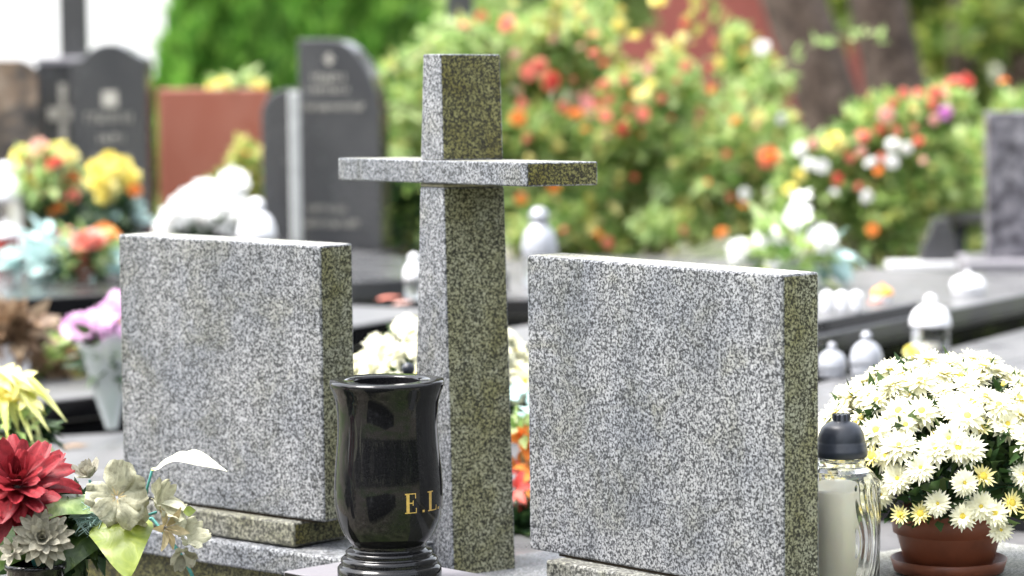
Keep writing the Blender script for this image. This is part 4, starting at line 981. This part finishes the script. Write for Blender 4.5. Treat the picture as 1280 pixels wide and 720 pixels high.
# ================================================================== ROSE BUSH AND FLOWERING SHRUB
def shrub(name, label, cat, px, D, cs, n, L, mats, flowers, stems):
    c = W(px, 200, D); b0 = Vector((c.x, c.y, 0)); root = thing(name, b0, label, cat)
    cen = [(W(x, y, D+dz), (size(rx, D), size(rx, D)*.9, size(ry, D))) for (x, y, rx, ry, dz) in cs]
    sub = []
    for c_, r_ in cen:
        for k in range(9):
            q = rdir(); kk = rnd(.26, .5); sub.append((c_+Vector((q.x*r_[0], q.y*r_[1], q.z*r_[2]))*rnd(.3, .85), tuple(x*kk for x in r_)))
    for (m_, fr) in mats:
        f = MB(); foliage_cloud(f, sub, int(n*fr), L, L*.58, shell=.1); f.build('foliage', m_, root)
    st = MB()
    for p, _ in cen:
        for k in range(stems):
            e = p+rdir()*.12; st.tube([b0+Vector((rnd(-.3, .3), rnd(-.1, .1), 0)), b0.lerp(e, .5)+Vector((rnd(-.05, .05), 0, .1)), e], [.012, .008, .003], 5)
    st.build('stem', TWIG, root)
    for (x, y, kind, m_, s_) in flowers:
        bloom(kind, m_, root, W(x+rnd(-4, 4), y+rnd(-4, 4), D-rnd(.2, .45)), (CAMN+rdir()*.8).normalized(), s_*rnd(.42, .75), 'flower')
    return root
random.seed(21)
fl = [(634, 28, 'rose', CORAL, 1.3), (600, 24, 'rose', REDPET, .8), (578, 32, 'rose', CORAL, .8), (684, 98, 'rose', REDPET, 1.5), (676, 80, 'rose', CORAL, 1.2), (664, 92, 'rose', CORAL, 1.0), (652, 130, 'rose', CORAL, 1.0), (650, 148, 'rose', ORANGE, 1.0), (660, 176, 'rose', CORAL, 1.0), (706, 136, 'rose', CORAL, .9), (720, 146, 'rose', ORANGE, .9), (752, 80, 'rose', REDPET, .7), (756, 106, 'rose', CORAL, .7), (758, 122, 'rose', CORAL, .7), (795, 90, 'rose', SALMON, 1.0), (780, 102, 'rose', CORAL, .8), (808, 84, 'rose', SALMON, .9), (784, 140, 'rose', CORAL, 1.0), (800, 142, 'rose', CORAL, 1.0), (780, 160, 'rose', REDPET, 1.0), (760, 148, 'rose', CORAL, .9), (738, 40, 'rose', CORAL, .7), (694, 50, 'rose', SALMON, .7), (858, 82, 'rose', CORAL, .7), (886, 112, 'rose', ORANGE, .8), (960, 200, 'rose', REDPET, 1.3), (966, 196, 'rose', ORANGE, .9), (910, 243, 'rose', REDPET, .7), (846, 100, 'rose', CORAL, .6), (905, 190, 'rose', REDPET, .5), (690, 232, 'rose', ORANGE, .7), (756, 300, 'rose', CORAL, .8), (650, 250, 'rose', ORANGE, .7), (930, 242, 'rose', WHITEPET, .9), (958, 243, 'rose', WHITEPET, .9), (952, 62, 'rose', WHITEPET, 1.1), (974, 150, 'rose', WHITEPET, .8), (762, 170, 'rose', SALMON, .5), (640, 70, 'rose', SALMON, .7), (870, 150, 'rose', CORAL, .4), (716, 100, 'rose', CORAL, .5), (730, 160, 'rose', ORANGE, .5), (824, 120, 'rose', CORAL, .6), (748, 132, 'rose', REDPET, .6)]
fl += [(x, y, 'rose', m_, s_) for (x, y, m_, s_) in [(770, 30, YELLOW, .9), (820, 4, YELLOW, 1.0), (790, 46, YELLOW, .9), (824, 56, MUMYEL, 1.0), (838, 58, YELLOW, .8), (700, 30, MUMYEL, 1.0), (745, 46, MUMYEL, .8), (800, 116, MUMYEL, 1.0), (812, 108, YELLOW, .8), (902, 76, YELLOW, .8), (932, 120, MUMYEL, .8), (945, 148, MUMYEL, .9), (640, 6, MUMYEL, .9), (730, 20, YELLOW, .8), (720, 6, MUMYEL, .8), (780, 12, YELLOW, .8), (850, 44, MUMYEL, .7), (760, 62, MUMYEL, .7), (830, 72, MUMYEL, .7)]]
for k in range(34): fl.append((rnd(590, 960), rnd(20, 290), 'rose', random.choice((CORAL, REDPET, SALMON, ORANGE, YELLOW, MUMYEL)), rnd(.35, .7)))
random.seed(22)
shrub('rose_bush', 'big rose bush with red, coral and yellow roses behind the cross', 'bush', 740, 12.2,
      [(560, 120, 80, 70, 0), (500, 95, 50, 40, .1), (630, 60, 90, 60, 0), (715, 80, 80, 80, .1), (820, 150, 80, 80, 0), (650, 170, 110, 80, 0), (760, 190, 120, 90, .1), (860, 200, 110, 90, 0), (940, 180, 70, 70, .1), (958, 110, 28, 45, .2), (922, 60, 22, 60, .3), (700, 270, 110, 60, 0), (830, 275, 120, 55, 0), (930, 270, 80, 60, .1), (600, 240, 90, 80, .1), (560, 200, 60, 60, .2), (740, 20, 50, 40, .2)],
      19000, .060, [(ROSELEAF, .44), (PALELEAF, .46), (YELLEAF, .10)], fl, 2)
random.seed(23)
fl = [(1190, 105, 'rose', CORAL, 1.1), (1205, 102, 'rose', REDPET, .8), (1172, 112, 'rose', CORAL, 1.1), (1150, 116, 'rose', CORAL, 1.0), (1160, 128, 'rose', CORAL, 1.0), (1180, 122, 'rose', SALMON, .9), (1128, 120, 'rose', CORAL, .8), (1116, 128, 'rose', REDPET, .8), (1185, 143, 'pompon', MAGENTA, .9), (1140, 136, 'rose', MUMYEL, 1.1), (1105, 140, 'rose', SALMON, 1.0), (1120, 160, 'rose', CORAL, .8), (1100, 162, 'rose', REDPET, .9), (1082, 172, 'rose', CORAL, .8), (1112, 180, 'pompon', WHITEPET, .7), (1130, 188, 'pompon', WHITEPET, .7), (1086, 206, 'rose', WHITEPET, 1.1), (1118, 204, 'rose', WHITEPET, .9), (1040, 178, 'rose', YELLOW, 1.2), (1052, 184, 'rose', MUMYEL, 1.1), (1002, 190, 'rose', WHITEPET, 1.1), (1010, 208, 'pompon', WHITEPET, .8), (1030, 210, 'rose', WHITEPET, 1.0), (1045, 226, 'rose', REDPET, .9), (1060, 200, 'rose', CORAL, .7), (1102, 196, 'rose', CORAL, .7), (1140, 160, 'rose', CORAL, .7), (1148, 175, 'rose', REDPET, .6), (1046, 244, 'rose', WHITEPET, .9), (1080, 246, 'rose', WHITEPET, .8), (985, 240, 'rose', YELLOW, .9), (1000, 222, 'rose', YELLOW, .8), (1074, 192, 'rose', SALMON, .8), (1092, 292, 'rose', ORANGE, .6), (1100, 214, 'rose', ORANGE, .5), (1165, 150, 'rose', SALMON, .8), (1150, 200, 'rose', SALMON, .6), (1070, 230, 'rose', CORAL, .5), (1255, 106, 'rose', ORANGE, .6), (1020, 180, 'rose', SALMON, .8)]
shrub('flowering_shrub', 'flowering shrub with coral, white and magenta flowers below the tree trunks', 'bush', 1090, 11.2,
      [(1170, 130, 50, 30, 0), (1110, 160, 60, 50, 0), (1040, 215, 60, 55, 0), (1120, 230, 70, 60, 0), (1080, 275, 70, 45, .1), (1010, 260, 50, 50, .1), (1160, 240, 45, 45, .2), (1180, 200, 30, 50, .2), (1200, 240, 40, 60, .4)],
      8500, .055, [(ROSELEAF, .62), (PALELEAF, .32), (YELLEAF, .06)], fl, 2)
def sprig(root, pix, D, n, m_, L=.06):
    pts = [W(x, y, D) for x, y in pix]; MB().tube(pts, [.006]*(len(pts)-1)+[.002], 5).build('stem', TWIG, root)
    P = []; Dd = []
    for k in range(n):
        t = rnd(.05, .999)*(len(pts)-1); i = int(t); p = pts[i].lerp(pts[i+1], t-i); P.append(p+rdir()*.012); Dd.append((pts[i+1]-pts[i]).normalized()+rdir()*1.1)
    f = MB(); f.leafset(np.array(P), np.array([list(x) for x in Dd]), rng.normal(size=(n, 3))+np.array([0, -.4, .8]), L*(.6+.8*rng.random(n)), L*.55*(.6+.8*rng.random(n))); f.build('foliage', m_, root)
random.seed(31)
RB = [o for o in bpy.data.objects if o.get('category') == 'bush' and o.name.startswith('rose_bush')][0]
for pix, m_ in [([(930, 150), (960, 95), (1010, 60), (1060, 42), (1098, 50)], PALELEAF), ([(600, 110), (570, 70), (535, 62), (490, 88), (455, 100)], PALELEAF), ([(640, 90), (600, 40), (560, 30), (530, 42)], PALELEAF), ([(900, 120), (905, 60), (890, 10), (896, -30)], ROSELEAF), ([(560, 180), (520, 140), (490, 130), (470, 150)], PALELEAF), ([(560, 260), (520, 200), (490, 190)], PALELEAF), ([(820, 120), (850, 70), (866, 40), (870, 0)], YELLEAF), ([(700, 60), (690, 20), (700, -20)], YELLEAF)]:
    sprig(RB, pix, 12.0+rnd(-.2, .2), 26, m_)
# green twig with berries in front of the red stone
random.seed(24)
shrub('low_bush', 'small yellow green bush growing in front of the red headstone', 'bush', 306, 11.6, [(305, 200, 22, 26, 0), (298, 240, 30, 30, 0), (318, 250, 25, 30, 0)], 420, .06, [(YELLEAF, .5), (ROSELEAF, .5)], [(310, 190, 'rose', ORANGE, .4)], 2)
shrub('low_bush', 'dark green bush at the foot of the tall dark headstone beside the cross', 'bush', 505, 11.4, [(508, 260, 26, 50, 0), (505, 310, 22, 30, 0)], 700, .07, [(DARKLEAF, .7), (ROSELEAF, .3)], [], 2)
shrub('hedge_bush', 'green bush behind the bench at the right', 'bush', 1200, 14.5, [(1180, 250, 60, 60, 0), (1240, 220, 60, 60, 0), (1160, 200, 40, 60, .2), (1270, 170, 50, 60, .5), (1210, 300, 60, 40, 0), (1130, 300, 50, 50, 0)], 5200, .10, [(ROSELEAF, .55), (PALELEAF, .35), (YELLEAF, .1)], [], 2)
